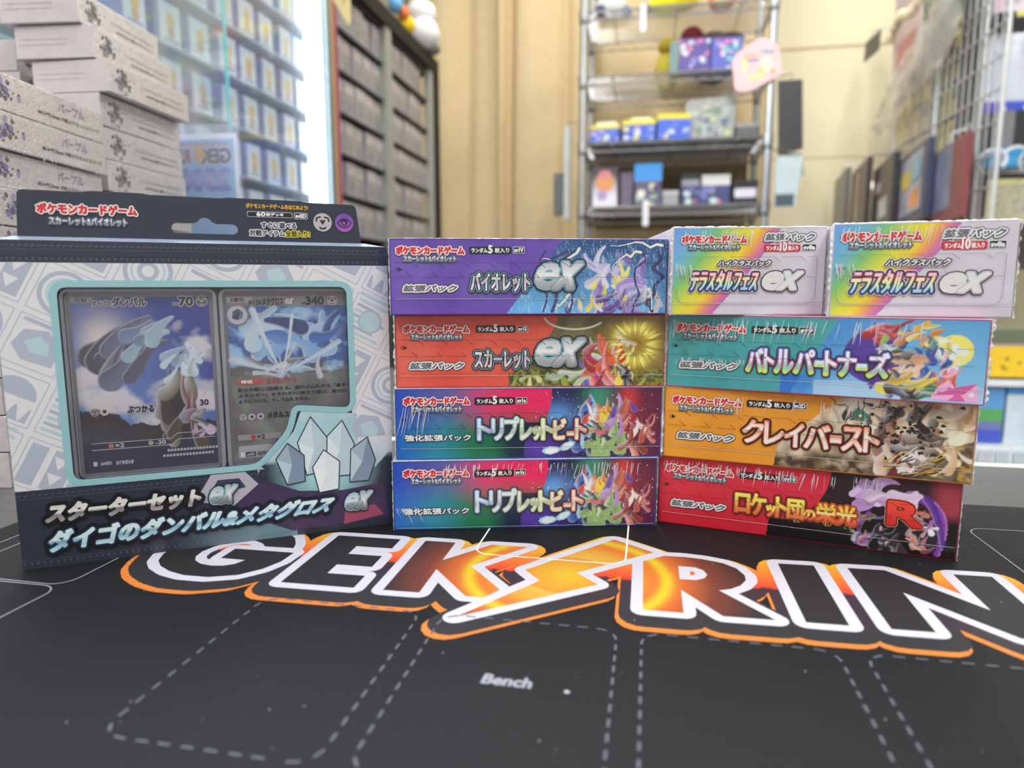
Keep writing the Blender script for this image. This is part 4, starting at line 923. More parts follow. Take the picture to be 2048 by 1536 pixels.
def metal_mark(P, cx, cy, r_, z, bg=None, fg=None):
    bg = bg or S(178, 172, 172); fg = fg or S(34, 32, 36); P.poly(circ(cx, cy, r_, 28), bg, z); k = r_ / 4.7
    P.poly([(cx - 1.6 * k, cy + 1.1 * k), (cx + 1.6 * k, cy + 1.1 * k), (cx, cy - 1.5 * k)], fg, z + 1)
    for s in (-1, 1): P.line([(cx + s * .9 * k, cy + 2.7 * k), (cx + s * 2.9 * k, cy + 2.2 * k), (cx + s * 3.2 * k, cy + .4 * k)], .8 * k, fg, z + 1, n=3)
    P.line([(cx - 1.5 * k, cy - 2.4 * k), (cx - 1.1 * k, cy - 3.2 * k), (cx + 1.1 * k, cy - 3.2 * k), (cx + 1.5 * k, cy - 2.4 * k)], .8 * k, fg, z + 1, n=3)
def marks(P):
    metal_mark(P, 141.5, 162.6, 4.6, 10)
    P.poly(circ(152.4, 162.7, 4.7, 30), lambda x, y: mixc(S(160, 84, 176), S(104, 66, 156), (y - 158) / 9), 10, sub=1.6)
    D = S(50, 34, 70); P.poly([(148.6, 162.4), (150.4, 164.5), (152.4, 165.2), (154.6, 164.4), (156.3, 162.6), (154.5, 160.6), (152.4, 159.9), (150.2, 160.6)], D, 11)
    P.poly([(149.5, 162.4), (151, 163.9), (152.4, 164.5), (154, 163.9), (155.5, 162.5), (154, 161.2), (152.4, 160.6), (150.8, 161.1)], S(140, 84, 176), 12)
    P.poly(circ(152.4, 162.9, 1.75, 18), D, 13); P.poly(circ(152.2, 162.5, .75, 14), S(140, 84, 176), 14)
spart('type_marks', marks, None, .0042)

# the two cards lie in the blister behind the window
def card(x, label, art, fn, strokes):
    ca, sa = math.cos(SROT), math.sin(SROT); lx, ly = (x + 31.5 - SW / 2) / 1000, .0052
    r_ = thing('trading_card', label, 'card', (SLOC[0] + lx * ca - ly * sa, SLOC[1] + lx * sa + ly * ca, .0395), SROT)
    MB().prism(rrect(-.0315, 0, .0315, .088, .003), 1, 0, .0004).build('card_stock', mat('card_edge', S(150, 150, 156), 0.5), r_)
    P = Print(); P.grid(.6, .6, 62.4, 87.4, 170, 236, art, 0); paint(P, strokes, .5); P.build('artwork', ink('card_print', .34, .3, .05, 400), r_, 63)
    P = Print(); fn(P); P.build('card_lettering', ink('card_print', .34, .3, .05, 400), r_, 63)
DK = S(26, 26, 34); LTc = S(196, 194, 200)
def art1(x, y):
    if x < 2.4 or x > 60.6 or y < 2.2 or y > 85.8: return S(112, 112, 120)
    c = mixc(S(92, 128, 190), S(40, 54, 142), (y - 30) / 50 + .4 * N(x, y, .05) + (x - 30) / 70)
    cl = N(x * .8, y, .06, 4); c = mixc(c, S(206, 200, 204), max(0, min(1, cl * 2.2 + .55 - abs(y - 42) / 26)))
    c = mixc(c, S(216, 204, 196), math.exp(-((x - 14) / 10) ** 2 - ((y - 66) / 12) ** 2))
    g = 24 + 9 * math.exp(-((x - 8) / 12) ** 2) + 3 * N(x, 0, .2)
    if y < g: c = mixc(S(58, 48, 52), S(74, 74, 88), (g - y) / 20 + .4 * N(x, y, .2, 7))
    if y < 17: c = mixc(c, S(50, 48, 68), .8)
    return c
def boulder(P, q, c1, c2, c3, z=2):
    cx = sum(p[0] for p in q) / len(q); cy = sum(p[1] for p in q) / len(q); n = len(q)
    for i in range(n): P.poly([q[i], q[(i + 1) % n], (cx + 1.5, cy + 2)], [c1, c2, c3, c1, c3, c2][i % 6], z)
def card1(P):
    P.poly([(2.4, 83), (10, 83), (12, 85.8), (2.4, 85.8)], S(150, 148, 152), 6); P.text('たね', (4.2, 83.6, 9, 85.4), DK, 8, bold=.08, n=4)
    P.text('ダイゴの', (11, 81.6, 18.8, 84.2), DK, 8, [(.32, LTc)], bold=.1, n=4); P.text('ダンバル', (19.2, 81.4, 33.4, 85.6), DK, 8, [(.36, LTc)], bold=.2, n=5)
    P.text('HP', (45, 81.8, 47.2, 83), DK, 8, [(.2, LTc)], bold=.05, n=4); P.text('70', (47.6, 81.6, 53.6, 85.6), DK, 8, [(.4, LTc)], bold=.3, n=5)
    P.poly(circ(57.6, 83.6, 2.7, 20), S(196, 192, 190), 8); metal_mark(P, 57.6, 83.6, 2.4, 9, S(92, 86, 80), S(206, 200, 196))
    metal_mark(P, 8.4, 31.6, 1.9, 8, S(150, 144, 130)); P.poly(circ(12.4, 31.8, 1.9, 16), S(206, 204, 200), 8)
    P.poly([(12.4 + (1.5 if i % 2 == 0 else .6) * math.cos(R(30 * i)), 31.8 + (1.5 if i % 2 == 0 else .6) * math.sin(R(30 * i))) for i in range(12)], DK, 9)
    P.text('ぶつかる', (22, 30.4, 33.4, 33.8), DK, 8, [(.42, LTc)], bold=.2, n=5); P.text('30', (54, 32.2, 57.8, 35), DK, 8, bold=.12, n=4)
    for y in (13.4, 16.6): P.line([(6, y), (40, y)], .3, S(190, 190, 196), 8)
    P.line([(40, 16.6), (43, 19), (60, 19)], .3, S(190, 190, 196), 8); P.line([(40, 13.4), (43, 16), (60, 16)], .3, S(190, 190, 196), 8)
    P.poly(circ(14, 15, 1.2, 14), S(176, 110, 96), 8); P.text('×2', (15.8, 14, 19.4, 16), S(196, 194, 200), 8, bold=.08, n=4); P.text('-30', (33, 14, 37.4, 16), S(196, 194, 200), 8, bold=.08, n=4); P.poly(circ(31, 15, 1.2, 14), S(150, 170, 140), 8)
    for j, y in enumerate((10.6, 8)):
        for i in range(16): P.poly(rrect(38 + i * 1.45 - j * 2, y - .6, 39.1 + i * 1.45 - j * 2, y + .7, .2, 1), S(176, 174, 184), 8)
    P.poly(rrect(6, 5.6, 7.6, 7.8, .2), LTc, 8); P.poly(rrect(8.6, 5.6, 14, 7.8, .2), S(90, 88, 104), 8); P.text('sv0D', (9.2, 6, 13.4, 7.4), LTc, 9, bold=.05, n=4); P.text('019/018', (15.4, 5.6, 23, 7.4), LTc, 8, bold=.08, shear=.2, n=4)
_r = random.Random(21)
K1 = cluster(_r, 16, 22, 61, 11, 9, 18, 5.0, [S(84, 78, 104), S(70, 62, 88), S(104, 108, 140), S(60, 52, 66)], (20, 65), .2) + cluster(_r, 7, 34, 68, 7, 6, 12, 3.2, [S(120, 136, 170), S(90, 90, 120), S(150, 176, 190)], (20, 60)) + cluster(_r, 14, 44, 34, 9, 12, 16, 3.6, [S(86, 80, 62), S(64, 58, 58), S(52, 48, 56), S(110, 100, 76)], (50, 110), .3) + cluster(_r, 5, 49, 34, 2, 7, 12, 2.0, [S(126, 64, 68), S(106, 50, 58)], (80, 105)) + cluster(_r, 12, 48, 55, 8, 6, 9, 2.2, [S(186, 208, 216), S(206, 220, 224), S(140, 160, 190)], (20, 140)) + cluster(_r, 8, 52, 24, 4, 5, 6, 1.8, [S(206, 170, 200), S(120, 116, 126), S(60, 60, 70)], (30, 150))
card(25, 'card with dark floating boulder and blue sky, at left in the window box', art1, card1, K1)
def art2(x, y):
    if x < 2.4 or x > 60.6 or y < 2.2 or y > 85.8: return S(118, 114, 116)
    if y > 81: return mixc(S(150, 146, 146), S(112, 108, 110), abs(x - 30) / 40)
    if y < 46:
        c = mixc(S(128, 124, 120), S(104, 102, 104), .5 + N(x, y, .08)); h = math.sin((x + y * .8) * .24)
        return mixc(c, ramp([(0, S(110, 92, 150)), (.5, S(150, 164, 110)), (1, S(120, 150, 160))], .5 + .5 * math.sin(x * .3 - y * .2)), max(0, h - .55))
    d = math.hypot(x - 27, y - 47); a = math.atan2(y - 47, x - 27)
    c = mixc(S(50, 92, 164), S(96, 90, 86), max(0, min(1, (56 - y) / 9 + .6 * N(x, y, .1))))
    c = mixc(c, S(38, 56, 110), max(0, N(x * 1.4, y, .12, 5)) * 1.5); c = mixc(c, S(150, 190, 226), max(0, N(x, y * 1.4, .1, 11) - .1) * 1.8)
    r_ = max(0, math.sin(a * 11 + 2) * .7 + math.sin(a * 23) * .5 - .35); return mixc(c, S(206, 216, 226), min(.9, r_ * 1.3) * max(0, 1 - d / 46))
def card2(P):
    P.poly([(2.4, 82.6), (13, 82.6), (15, 85.6), (2.4, 85.6)], S(176, 172, 172), 6); P.text('2進化', (4, 83.2, 10.6, 85.2), DK, 8, bold=.08, n=4)
    P.poly(circ(7, 76.6, 5.4, 28), S(140, 118, 134), 6); P.poly(circ(7, 76.6, 4.6, 28), S(186, 186, 192), 7); boulder(P, [(4.4, 75), (5, 78.4), (7.4, 79.6), (9.6, 78), (9.4, 75), (7, 74)], S(70, 84, 110), S(44, 54, 76), S(96, 112, 138), 8)
    P.text('ダイゴの', (12.4, 81.4, 18.6, 84), DK, 8, bold=.1, n=4); P.text('メタグロス', (19, 81.2, 29, 85.2), DK, 8, bold=.16, n=5)
    ex_mark(P, (29.4, 81.4, 34.6, 85), 9, line=S(150, 148, 148), fill=S(214, 212, 206), out=S(96, 94, 92))
    P.text('HP', (38, 81.6, 40, 82.8), DK, 8, bold=.05, n=4); P.text('340', (40.2, 81.4, 49, 85.4), DK, 8, bold=.28, n=5); metal_mark(P, 53.4, 83.4, 2.6, 8)
    P.poly(rrect(5, 41.4, 18, 44, 1), S(186, 70, 62), 6); P.text('特性', (7, 41.9, 12.4, 43.6), S(226, 220, 218), 8, bold=.1, n=4); P.text('エクスブート', (19, 41.4, 34, 44.4), S(170, 64, 58), 8, bold=.2, n=5)
    for s, y, x1 in (('自分の番に1回使える。自分の山札から「基本', 37.8, 59), ('エネルギー」をそれぞれ1枚まで選び、自分の', 34.8, 59), ('ようにつける。そして山札を切る。', 31.8, 40)): P.text(s, (5.4, y, x1, y + 1.9), S(40, 36, 44), 8, bold=.06, n=3)
    for i in range(3):
        x = 7 + i * 4.2; P.poly(circ(x, 24.6, 1.7, 16), S(190, 186, 186), 8)
        if i: P.poly([(x + (1.3 if q % 2 == 0 else .5) * math.cos(R(30 * q)), 24.6 + (1.3 if q % 2 == 0 else .5) * math.sin(R(30 * q))) for q in range(12)], DK, 9)
        else: metal_mark(P, x, 24.6, 1.5, 9)
    P.text('メタルスタ', (18.8, 23.4, 32, 26.4), S(40, 36, 48), 8, bold=.18, n=5)
    P.poly([(4, 12.6), (40, 12.6), (40, 15.6), (4, 15.6)], S(150, 146, 148), 6); P.poly(circ(11.4, 14, 1.3, 14), S(190, 62, 44), 8); P.text('×2', (13.2, 13, 17, 15.2), DK, 8, bold=.1, n=4); P.poly(circ(26, 14, 1.2, 14), S(70, 130, 60), 8); P.text('-30', (28, 13, 33, 15.2), DK, 8, bold=.1, n=4)
    P.poly(rrect(22, 9, 44, 12, 1.2), S(60, 56, 62), 6); P.text('exルール', (24, 9.5, 33, 11.5), S(220, 216, 220), 8, bold=.12, n=4)
    P.poly(rrect(4, 3.4, 20, 9.8, .8), S(170, 168, 172), 6); P.poly(rrect(5, 4, 6.6, 6.4, .2), S(226, 222, 226), 8); P.poly(rrect(7.4, 4, 12.2, 6.4, .2), S(36, 34, 40), 8); P.text('sv0D', (8, 4.5, 11.6, 5.9), LTc, 9, bold=.06, n=4); P.text('007/018', (12.8, 4.2, 19.4, 6.2), DK, 8, bold=.06, shear=.2, n=4)
K2 = cluster(_r, 26, 32, 66, 22, 10, 15, 3.4, [S(58, 108, 186), S(112, 164, 216), S(36, 62, 124), S(150, 190, 222), S(176, 206, 226)], (0, 180), .4) + cluster(_r, 12, 30, 50, 20, 4, 13, 1.2, [S(206, 206, 210), S(120, 110, 104), S(150, 190, 220)], (-30, 210)) + [(27, 47, 20, 60, 14, 79, .3, 1.6, S(216, 222, 230), S(180, 200, 220)), (27, 47, 14, 50, 3, 54, .3, 1.4, S(206, 214, 224), S(170, 190, 214)), (27, 47, 40, 52, 56, 62, .3, 1.4, S(206, 214, 224), S(170, 190, 214)), (27, 47, 31, 60, 33, 76, .3, .8, S(226, 230, 236), S(190, 206, 224))]
K2 = [k for k in K2 if max(k[1], k[3], k[5]) < 80 and min(k[1], k[3], k[5]) > 44]
card(91.5, 'grey card with blue crystal burst, at right in the window box', art2, card2, K2)
# ---------------------------------------------------------------- silver sleeve cartons, three stacks at the left
ORD = ['top', 'second from top', 'third from top', 'fourth from top', 'fifth from top', 'sixth from top', 'seventh from top', 'eighth from top', 'ninth from top', 'tenth from top', 'eleventh from top', 'twelfth from top', 'thirteenth from top', 'lowest']
def foil(name, rgb):
    m = mat(name, rgb, 0.24, 0.85, var=0.04, scale=60, bump=0.9, bscale=1100); nt = m.node_tree; b = nt.nodes['Principled BSDF']
    b.inputs['Coat Weight'].default_value = 0.5
    b.inputs['Thin Film Thickness'].default_value = 320; b.inputs['Thin Film IOR'].default_value = 1.35
    return m
FOIL = foil('silver_foil', (0.70, 0.69, 0.71)); PAPER = mat('grey_paper', S(176, 168, 169), 0.3, var=0.08, bump=0.6, bscale=160, coat=0.5)
FINK = ink('foil_print', 0.32, 0.3, 0.1, 300)
def on_side(P, name, parent, x, ylen, flip=1):
    """put a print on the +x face of a carton: its x runs along +y"""
    o = P.build(name, FINK, parent, 0); o.rotation_euler = (0, 0, R(90)); o.location = (x, 0, 0); return o
def sleeve_box(label, w, l, h, kind, group):
    root = thing('sleeve_carton', label, 'box', group=group)
    mb = MB().box(-w, 0, 0, 0, l, h, 0)
    o = mb.build('carton', [FOIL, PAPER], root, bevel=.0008)
    for p in o.data.polygons: p.material_index = 1 if (abs(p.normal.y) > .8 or (kind == 'b' and abs(p.normal.z) > .8)) else 0
    L = l * 1000; Hh = h * 1000; P = Print()
    if kind == 'a':
        P.text('パープル', (L * .60, Hh * .52, L * .82, Hh * .80), S(132, 116, 146), 1, bold=.1, n=4)
        P.text('66.5×92.5mm 70枚入りセットスリーブ', (L * .44, Hh * .26, L * .95, Hh * .40), S(64, 60, 66), 1, bold=.05, n=3)
        rr = random.Random(5)
        for i in range(26): x, y = L * .2 + rr.gauss(0, 6), Hh * .5 + rr.gauss(0, 4); r_ = rr.uniform(.8, 3); P.poly([(x + r_ * math.cos(a) * rr.uniform(.5, 1.2), min(Hh - 1, max(1, y + r_ * math.sin(a) * rr.uniform(.5, 1.2)))) for a in (0, .9, 1.8, 2.7, 3.6, 4.5, 5.4)], rr.choice([S(132, 116, 160), S(100, 94, 108), S(156, 142, 180)]), 1 + i % 3)
    else:
        rr = random.Random(6)
        for i in range(90): x, y = L * .17 + rr.gauss(0, 4.6), Hh * .5 + rr.gauss(0, 5.0); r_ = rr.uniform(.5, 2); P.poly([(x + r_ * math.cos(a) * rr.uniform(.4, 1.2), min(Hh - 1.5, max(1.5, y + r_ * math.sin(a) * rr.uniform(.5, 1.2)))) for a in (0, .9, 1.8, 2.7, 3.6, 4.5, 5.4)], rr.choice([S(96, 94, 100), S(116, 114, 118), S(140, 138, 140)]), 1)
        for i in range(22): x = L * .38 + i * L * .026; P.line(circ(x, Hh * .55, 1.0, 6, 1.2, rr.uniform(0, 180), rr.uniform(240, 400)), .4, S(110, 110, 118), 1, n=3)
        P.text('66.5×92.5mm 70枚入りセットスリーブ', (L * .44, Hh * .28, L * .92, Hh * .40), S(74, 72, 78), 1, bold=.05, n=3)
    on_side(P, 'side_lettering', root, 6e-5, l)
    P = Print(); rr = random.Random(8); W_ = w * 1000
    for y in (.56, .40):
        x = W_ * .06
        while x < W_ * .66: d = rr.uniform(.6, 1.6); P.poly([(x, Hh * y), (x + d, Hh * y), (x + d, Hh * y + 1.0), (x, Hh * y + 1.0)], S(140, 134, 138), 1); x += d + rr.uniform(.5, 1.3)
    o = P.build('end_lettering', FINK, root, 0); o.location.x = -w
    fm = MB(); rr = random.Random(int(h * 1e5))        # crinkled film along the upper and lower edge of the long side
    for k in range(70):
        y = l * rr.uniform(.03, .97); z = h * (.94 if k % 2 else .1) - h * rr.uniform(0, .1); d = h * rr.uniform(.04, .12); q = .0002
        fm.add([(1e-4, y - .0004, z), (1e-4 + q * 2, y, z), (1e-4, y + .0004, z), (1e-4, y + .0003, z - d)], [(0, 1, 3), (1, 2, 3)])
    fm.build('film_crease', CREASE, root)
    return root
a0 = R(11.25)
def camw(x, y): return (x * math.cos(a0) - y * math.sin(a0), x * math.sin(a0) + y * math.cos(a0))
def stack(n, xy, rz, w, l, h, pitch, kind, where, group, jit, seed, first=()):
    proto = None; r = random.Random(seed)
    for i in range(n):
        k = n - 1 - i; j = first[k] if k < len(first) else (r.uniform(-1, 1) * jit, r.uniform(-1, 1) * jit * .5, r.uniform(-1, 1) * 1.2)
        lab = 'silver sleeve carton, %s in the %s' % (ORD[k], where); loc = (xy[0] + j[0], xy[1] + j[1], -0.002 + i * pitch)
        if proto is None:
            proto = sleeve_box(lab, w, l, h, kind, group); proto.location = (loc[0], loc[1], loc[2] + TZ); proto.rotation_euler = (0, 0, rz + R(j[2]))
        else: dup(proto, lab, loc, rz + R(j[2]))
A = camw(-0.331, 0.441)
stack(11, A, R(10.2), .078, .135, .0240, .0246, 'a', 'front left stack', 'silver cartons of the front left stack', .0016, 3, [(0, 0, 0), (.001, 0, .3), (-.002, -.004, 0), (0, .001, -.6)])
Bp = camw(-0.340, 0.595)
stack(14, Bp, R(4.5), .068, .113, .0257, .0266, 'b', 'middle left stack', 'silver cartons of the middle left stack', .001, 4, [(-.011, -.004, 2.5), (-.003, 0, 1.5), (.007, .002, -.5), (-.001, 0, .5), (-.001, 0, 0), (.0005, .001, 0), (.003, .002, -.4)])
Cp = camw(-0.43, 0.63)
stack(13, Cp, R(8), .066, .10, .0257, .0266, 'a', 'rear left stack', 'silver cartons of the rear left stack', .002, 5)

# clear sleeved price sign behind the stacks, seen from its back: the writing is mirrored
sg = thing('price_sign', 'blue price sign in a clear sleeve behind silver cartons', 'sign', (-0.488, 0.705, -0.002), R(4))
SGW = 80
MB().box(-.04, .0004, .008, .04, .0012, .299).build('sign_paper', mat('sign_paper', S(226, 222, 226), .6), sg)
MB().box(-.043, -.0014, .004, .043, -.0008, .309).box(-.043, .002, .004, .043, .0026, .309).build('clear_sleeve', clear('sleeve_clear', (.94, .96, 1.0), .10, .08, bump=.1, bscale=12), sg)
MB().box(-.043, -.02, 0, .043, .03, .0045).build('sign_foot', clear('acrylic', (.9, .94, .98), .2, .08), sg)
P = Print(); M_ = lambda b: (SGW - b[2], b[1], SGW - b[0], b[3])
P.grid(4, 14, 76, 293, 8, 20, lambda x, y: mixc(S(140, 160, 196), S(150, 190, 220), y / 290), 0)
def mtext(s, b, fill, z, outs=(), bold=0):
    x0, y0, x1, y1 = b; P.text(s, None, fill, z, outs, bold=bold, quad=((x1, y0), (x0, y0), (x0, y1), (x1, y1)), n=5)
mtext('GEK', (38, 268, 72, 283), S(120, 110, 120), 2, [(1.4, S(206, 204, 216))], 1.2); mtext('RIN', (3, 268, 24, 283), S(150, 116, 116), 2, [(1.4, S(206, 204, 216))], 1.0)
P.poly([(38, 287), (26, 285), (32, 277), (24, 276), (42, 260), (36, 272), (45, 275)], S(214, 176, 130), 4)
mtext('2500', (10, 239, 70, 261), vgrad([(0, S(90, 120, 190)), (.6, S(190, 180, 214)), (1, S(120, 140, 196))]), 2, [(1.2, S(150, 170, 206))], 1.4)
for i in range(9): P.poly(rrect(8 + i * 7, 286.5, 13 + i * 7, 290, .8), S(206, 140, 150), 2)
for x, y in ((52, 248), (22, 220), (34, 214)): P.poly([(x + (2.4 if i % 2 == 0 else .9) * math.cos(R(45 * i)), y + (2.4 if i % 2 == 0 else .9) * math.sin(R(45 * i))) for i in range(8)], S(226, 200, 140), 3)
P.build('sign_lettering', ink('sign_print', .5, 0), sg, SGW)

# ---------------------------------------------------------------- lit showcase with little boxed figures (left wall)
SHW = thing('showcase', 'tall glass showcase lit blue-white along the left wall', 'cabinet', (-0.75, 1.06, -TZ))
zb = TZ
MB().box(-.30, -.52, 0, .022, .49, .86).build('base_cabinet', mat('showcase_base', (.5, .5, .5), .4), SHW)
MB().box(-.32, -.52, .86, -.30, .489, 2.1).build('back_panel', mat('showcase_back', (.80, .85, .92), .6, var=.02), SHW)
MB().box(-.30, .470, .86, -.002, .488, 2.08).build('end_panel', mat('showcase_end', (.07, .10, .12), .6, var=.02), SHW)
SHEL = clear('shelf_glass', (.90, .96, .98), .30, .15, 1.0)
for i in range(11):
    z = .964 + i * .0865; MB().box(-.295, -.515, z, .004, .466, z + .005).build('shelf', SHEL, SHW)
GL = clear('door_glass', (.96, .985, .99), .04, .02, 1.0)
MB().box(.012, -.52, .87, .016, .083, 2.08).build('glass_door', GL, SHW); MB().box(.018, -.10, .87, .022, .466, 2.08).build('glass_door', GL, SHW)
MB().box(.0115, .083, .87, .0165, .0865, 2.08).build('glass_edge', mat('teal_glass_edge', S(96, 200, 204), .2, emit=.25), SHW)  # glass edge given a faint added glow, though it is no lamp
MB().box(.0, .468, 0, .022, .490, 2.1).build('corner_post', mat('alu_post', S(126, 140, 146), .3, .6), SHW)
MB().box(-.30, -.55, 2.08, .022, .49, 2.12).build('top_frame', mat('alu_post', S(126, 140, 146), .3, .6), SHW)
lt = MB().box(.0, .400, .87, .011, .462, 2.05).build('light_tube', mat('tube_diffuser', (.95, .98, 1), .4, emit=4, ecol=(.88, .96, 1)), SHW); lt['label'] = 'upright glowing white light tube'
MB().box(.0, .462, .86, .012, .467, 2.07).build('tube_housing', mat('alu_post', S(126, 140, 146), .3, .6), lt)
area('showcase_top_lamp', (-.86, 1.05, TZ + 1.34), (.18, .9), 32, (0, 0, 0), (1, 1, 1))
def figure_box(label):
    r_ = thing('figure_box', label, 'box', group='little boxed figures in the lit showcase')
    MB().box(-.042, 0, 0, 0, .050, .066).build('carton', [mat('lilac_card', S(160, 162, 204), .4, var=.05, coat=.3)], r_, bevel=.0006)
    P = Print(); P.grid(2, 2, 48, 64, 12, 16, lambda x, y: mixc(S(222, 226, 232), S(196, 208, 226), y / 66), 0)
    P.poly(circ(27, 40, 9.5, 18, 12), S(218, 178, 110), 2); P.poly(circ(27, 22, 8, 16, 10), S(206, 166, 140), 1); P.poly(rrect(8, 8, 44, 13, 2), S(160, 170, 210), 3)
    on_side(P, 'front_picture', r_, 6e-5, .05)
    P = Print(); P.poly(rrect(12, 34, 30, 42, 3), S(206, 206, 120), 1); P.poly(rrect(10, 48, 32, 52, 1), S(190, 180, 220), 1)
    o = P.build('side_mark', FINK, r_, 0); o.location.x = -.042
    return r_
fb = None; NTH = ['first', 'second', 'third', 'fourth', 'fifth', 'sixth', 'seventh', 'eighth', 'ninth', 'tenth']
cols = [.93, 1.003, 1.078, 1.153, 1.226, 1.297, 1.370, 1.430]
for j in range(8):
    for i, y in enumerate(cols):
        z = .964 + (j + 0) * .0865 - TZ + .0055
        lab = 'little lilac figure box in the lit showcase, %s shelf up, %s from the light tube' % (NTH[j], NTH[7 - i])
        y2 = y + random.uniform(-.003, .003)
        if fb is None: fb = figure_box(lab); fb.location = (-.7535, y2, z + TZ)
        else: dup(fb, lab, (-.7535 - random.uniform(0, .006), y2, z), R(random.uniform(-3, 3)))

# ---------------------------------------------------------------- dark display case of graded grey packs
BLK_ = mat('black_frame', (.014, .013, .013), .6, var=.2, spec=.25); DARK = mat('dark_case_back', (.035, .034, .034), .7)
ca_ = thing('display_case', 'black framed glass case of grey packs along the left wall', 'cabinet', (-.75, 1.575, -TZ))
MB().box(-.16, .03, 0, -.13, .83, 1.6).build('back_panel', DARK, ca_)
MB().box(-.16, .03, 1.575, .012, .84, 1.62).build('top_rail', BLK_, ca_); MB().box(-.02, .795, 0, .012, .84, 1.575).build('frame_stile', BLK_, ca_)
MB().box(-.012, .748, .9, .006, .79, 1.575).build('inner_stile', mat('ash_stile', S(150, 150, 144), .5), ca_); MB().box(-.02, .352, .9, .008, .395, 1.575).build('divider', mat('grey_stile', S(140, 142, 132), .5, var=.1), ca_)
MB().box(-.16, .0, 0, .01, .017, 1.62).build('wooden_side', mat('oak_side', S(176, 132, 82), .5, var=.12, stretch=(8, 8, .6)), ca_); MB().box(-.16, .018, 0, .011, .032, 1.56).build('magenta_side', mat('magenta_side', S(146, 62, 104), .5), ca_)
MB().box(-.15, .03, .3, .006, .83, .95).build('base_board', DARK, ca_)
for i in range(7): z = .985 + i * .0985; MB().box(-.13, .034, z - .008, -.002, .79, z - .002).build('shelf', mat('case_shelf', S(70, 68, 72), .5), ca_)
def pack(label):
    r_ = thing('grey_pack', label, 'card pack', group='grey sleeved packs in the black display case')
    MB().box(-.012, 0, 0, 0, .058, .082).build('pack_body', mat('grey_pack', S(150, 151, 158), .3, var=.10, scale=30, coat=.4), r_, bevel=.001)
    P = Print(); P.poly(rrect(6, 54, 52, 72, 2), S(176, 166, 168), 1); P.grid(5, 8, 53, 50, 6, 6, lambda x, y: mixc(S(112, 112, 122), S(150, 146, 142), .5 + N(x, y, .06)), 1)
    on_side(P, 'pack_print', r_, 6e-5, .058); return r_
gp = None
for j in range(6):
    for i in range(11):
        y = 1.615 + i * .0632 if i < 5 else 1.982 + (i - 5) * .0615
        if i == 10 and j != 2: continue
        z = .985 + j * .0985 - TZ - .0015; lab = 'grey sleeved pack in the black case, %s row up, %s from its near end' % (NTH[j], (NTH + ['eleventh'])[i])
        a = random.uniform(-2, 2)
        if gp is None: gp = pack(lab); gp.location = (-.756, y, z + TZ)
        else: dup(gp, lab, (-.756 - random.uniform(0, .008), y, z), R(a))
# things on and in front of the case
def plush(name, label, parts, cat='plush toy'):
    r_ = None
    x, y, z = parts[0][1]
    r_ = thing(name, label, cat, (x, y, z - parts[0][2][2]))
    for nm, c, rr_, col in parts:
        MB().ball((c[0] - x, c[1] - y, c[2] - z + parts[0][2][2]), rr_, wob=.06, nu=20, nv=14).build(nm, mat('plush_%d_%d_%d' % tuple(int(v * 99) for v in col), col, .95, var=.06, scale=90, bump=.4, bscale=260), r_, smooth=True)
    return r_
plush('white_plush', 'round white plush with grey foot on top of the black case', [('body', (-.755, 2.30, .957), (.055, .055, .05), S(222, 220, 222)), ('head', (-.76, 2.30, 1.02), (.048, .048, .04), S(226, 224, 226)), ('foot', (-.735, 2.33, .918), (.03, .03, .02), S(120, 122, 118))])
plush('yellow_plush', 'small yellow plush with blue and red bits on the black case', [('body', (-.765, 2.16, .936), (.03, .03, .03), S(226, 186, 40)), ('arm', (-.76, 2.13, .960), (.018, .018, .02), S(222, 120, 60)), ('hat', (-.775, 2.10, .975), (.022, .022, .024), S(110, 170, 214))])
pn = thing('pennant', 'cream pennant with yellow print hung beside the light tube', 'pennant', (-.668, 1.465, .70))
MB().prism([(-.052, .035), (.045, .0), (.055, .02), (.055, .16), (-.052, .13)], 0, 0, .003).build('board', mat('cream_board', S(206, 190, 140), .5), pn)
MB().prism([(-.036, .06), (.026, .04), (.036, .12), (-.03, .11)], 0, .0031, .0036).build('print', mat('yellow_print', S(196, 168, 40), .5, var=.15), pn)
wc = MB().prism([(0, 0), (.10, .05), (.10, .11), (0, .11)], 0, 0, .004).build('white_board', mat('white_board', S(226, 222, 216), .5)); wc.location = (-.70, 1.69, TZ + .832); tag(wc, 'white board corner at the top of the black case', 'board')

# ---------------------------------------------------------------- curtain
cu = MB(); n = 240; z0, z1 = -TZ + .03, 1.80; fold = lambda x, z: (.026 * math.sin(x * 17 + .5 * math.sin(z * 1.1) + .8) + .003 * math.sin(x * 47 + 1.3 + z * .8) + .055 * math.exp(-((x + .598 - .012 * (z - .6)) / .022) ** 2) + .03 * math.exp(-((x + .36) / .02) ** 2) + .03 * math.exp(-((x + .80 - .02 * z) / .035) ** 2) - .016 * math.exp(-((x + .63) / .012) ** 2))
vs = []; m_ = 14
for j in range(m_ + 1):
    z = z0 + (z1 - z0) * j / m_
    for i in range(n + 1):
        x = -1.02 + 1.45 * i / n; vs.append((x, 2.93 + fold(x, z), z))
for j in range(m_ + 1):
    for i in range(n + 1): v = vs[j * (n + 1) + i]; vs.append((v[0], v[1] + .002, v[2]))
fs = []; o2 = (n + 1) * (m_ + 1)
for j in range(m_):
    for i in range(n): k = j * (n + 1) + i; fs += [(k, k + 1, k + n + 2, k + n + 1), (k + o2, k + n + 1 + o2, k + n + 2 + o2, k + 1 + o2)]
cu.add(vs, fs)
co = cu.build('curtain', mat('beige_curtain', S(204, 184, 144), .85, var=.03, scale=25, bump=.25, bscale=700), None, smooth=True); co.location.z = TZ
tag(co, 'long beige curtain hanging in soft folds behind the wire rack', 'curtain')
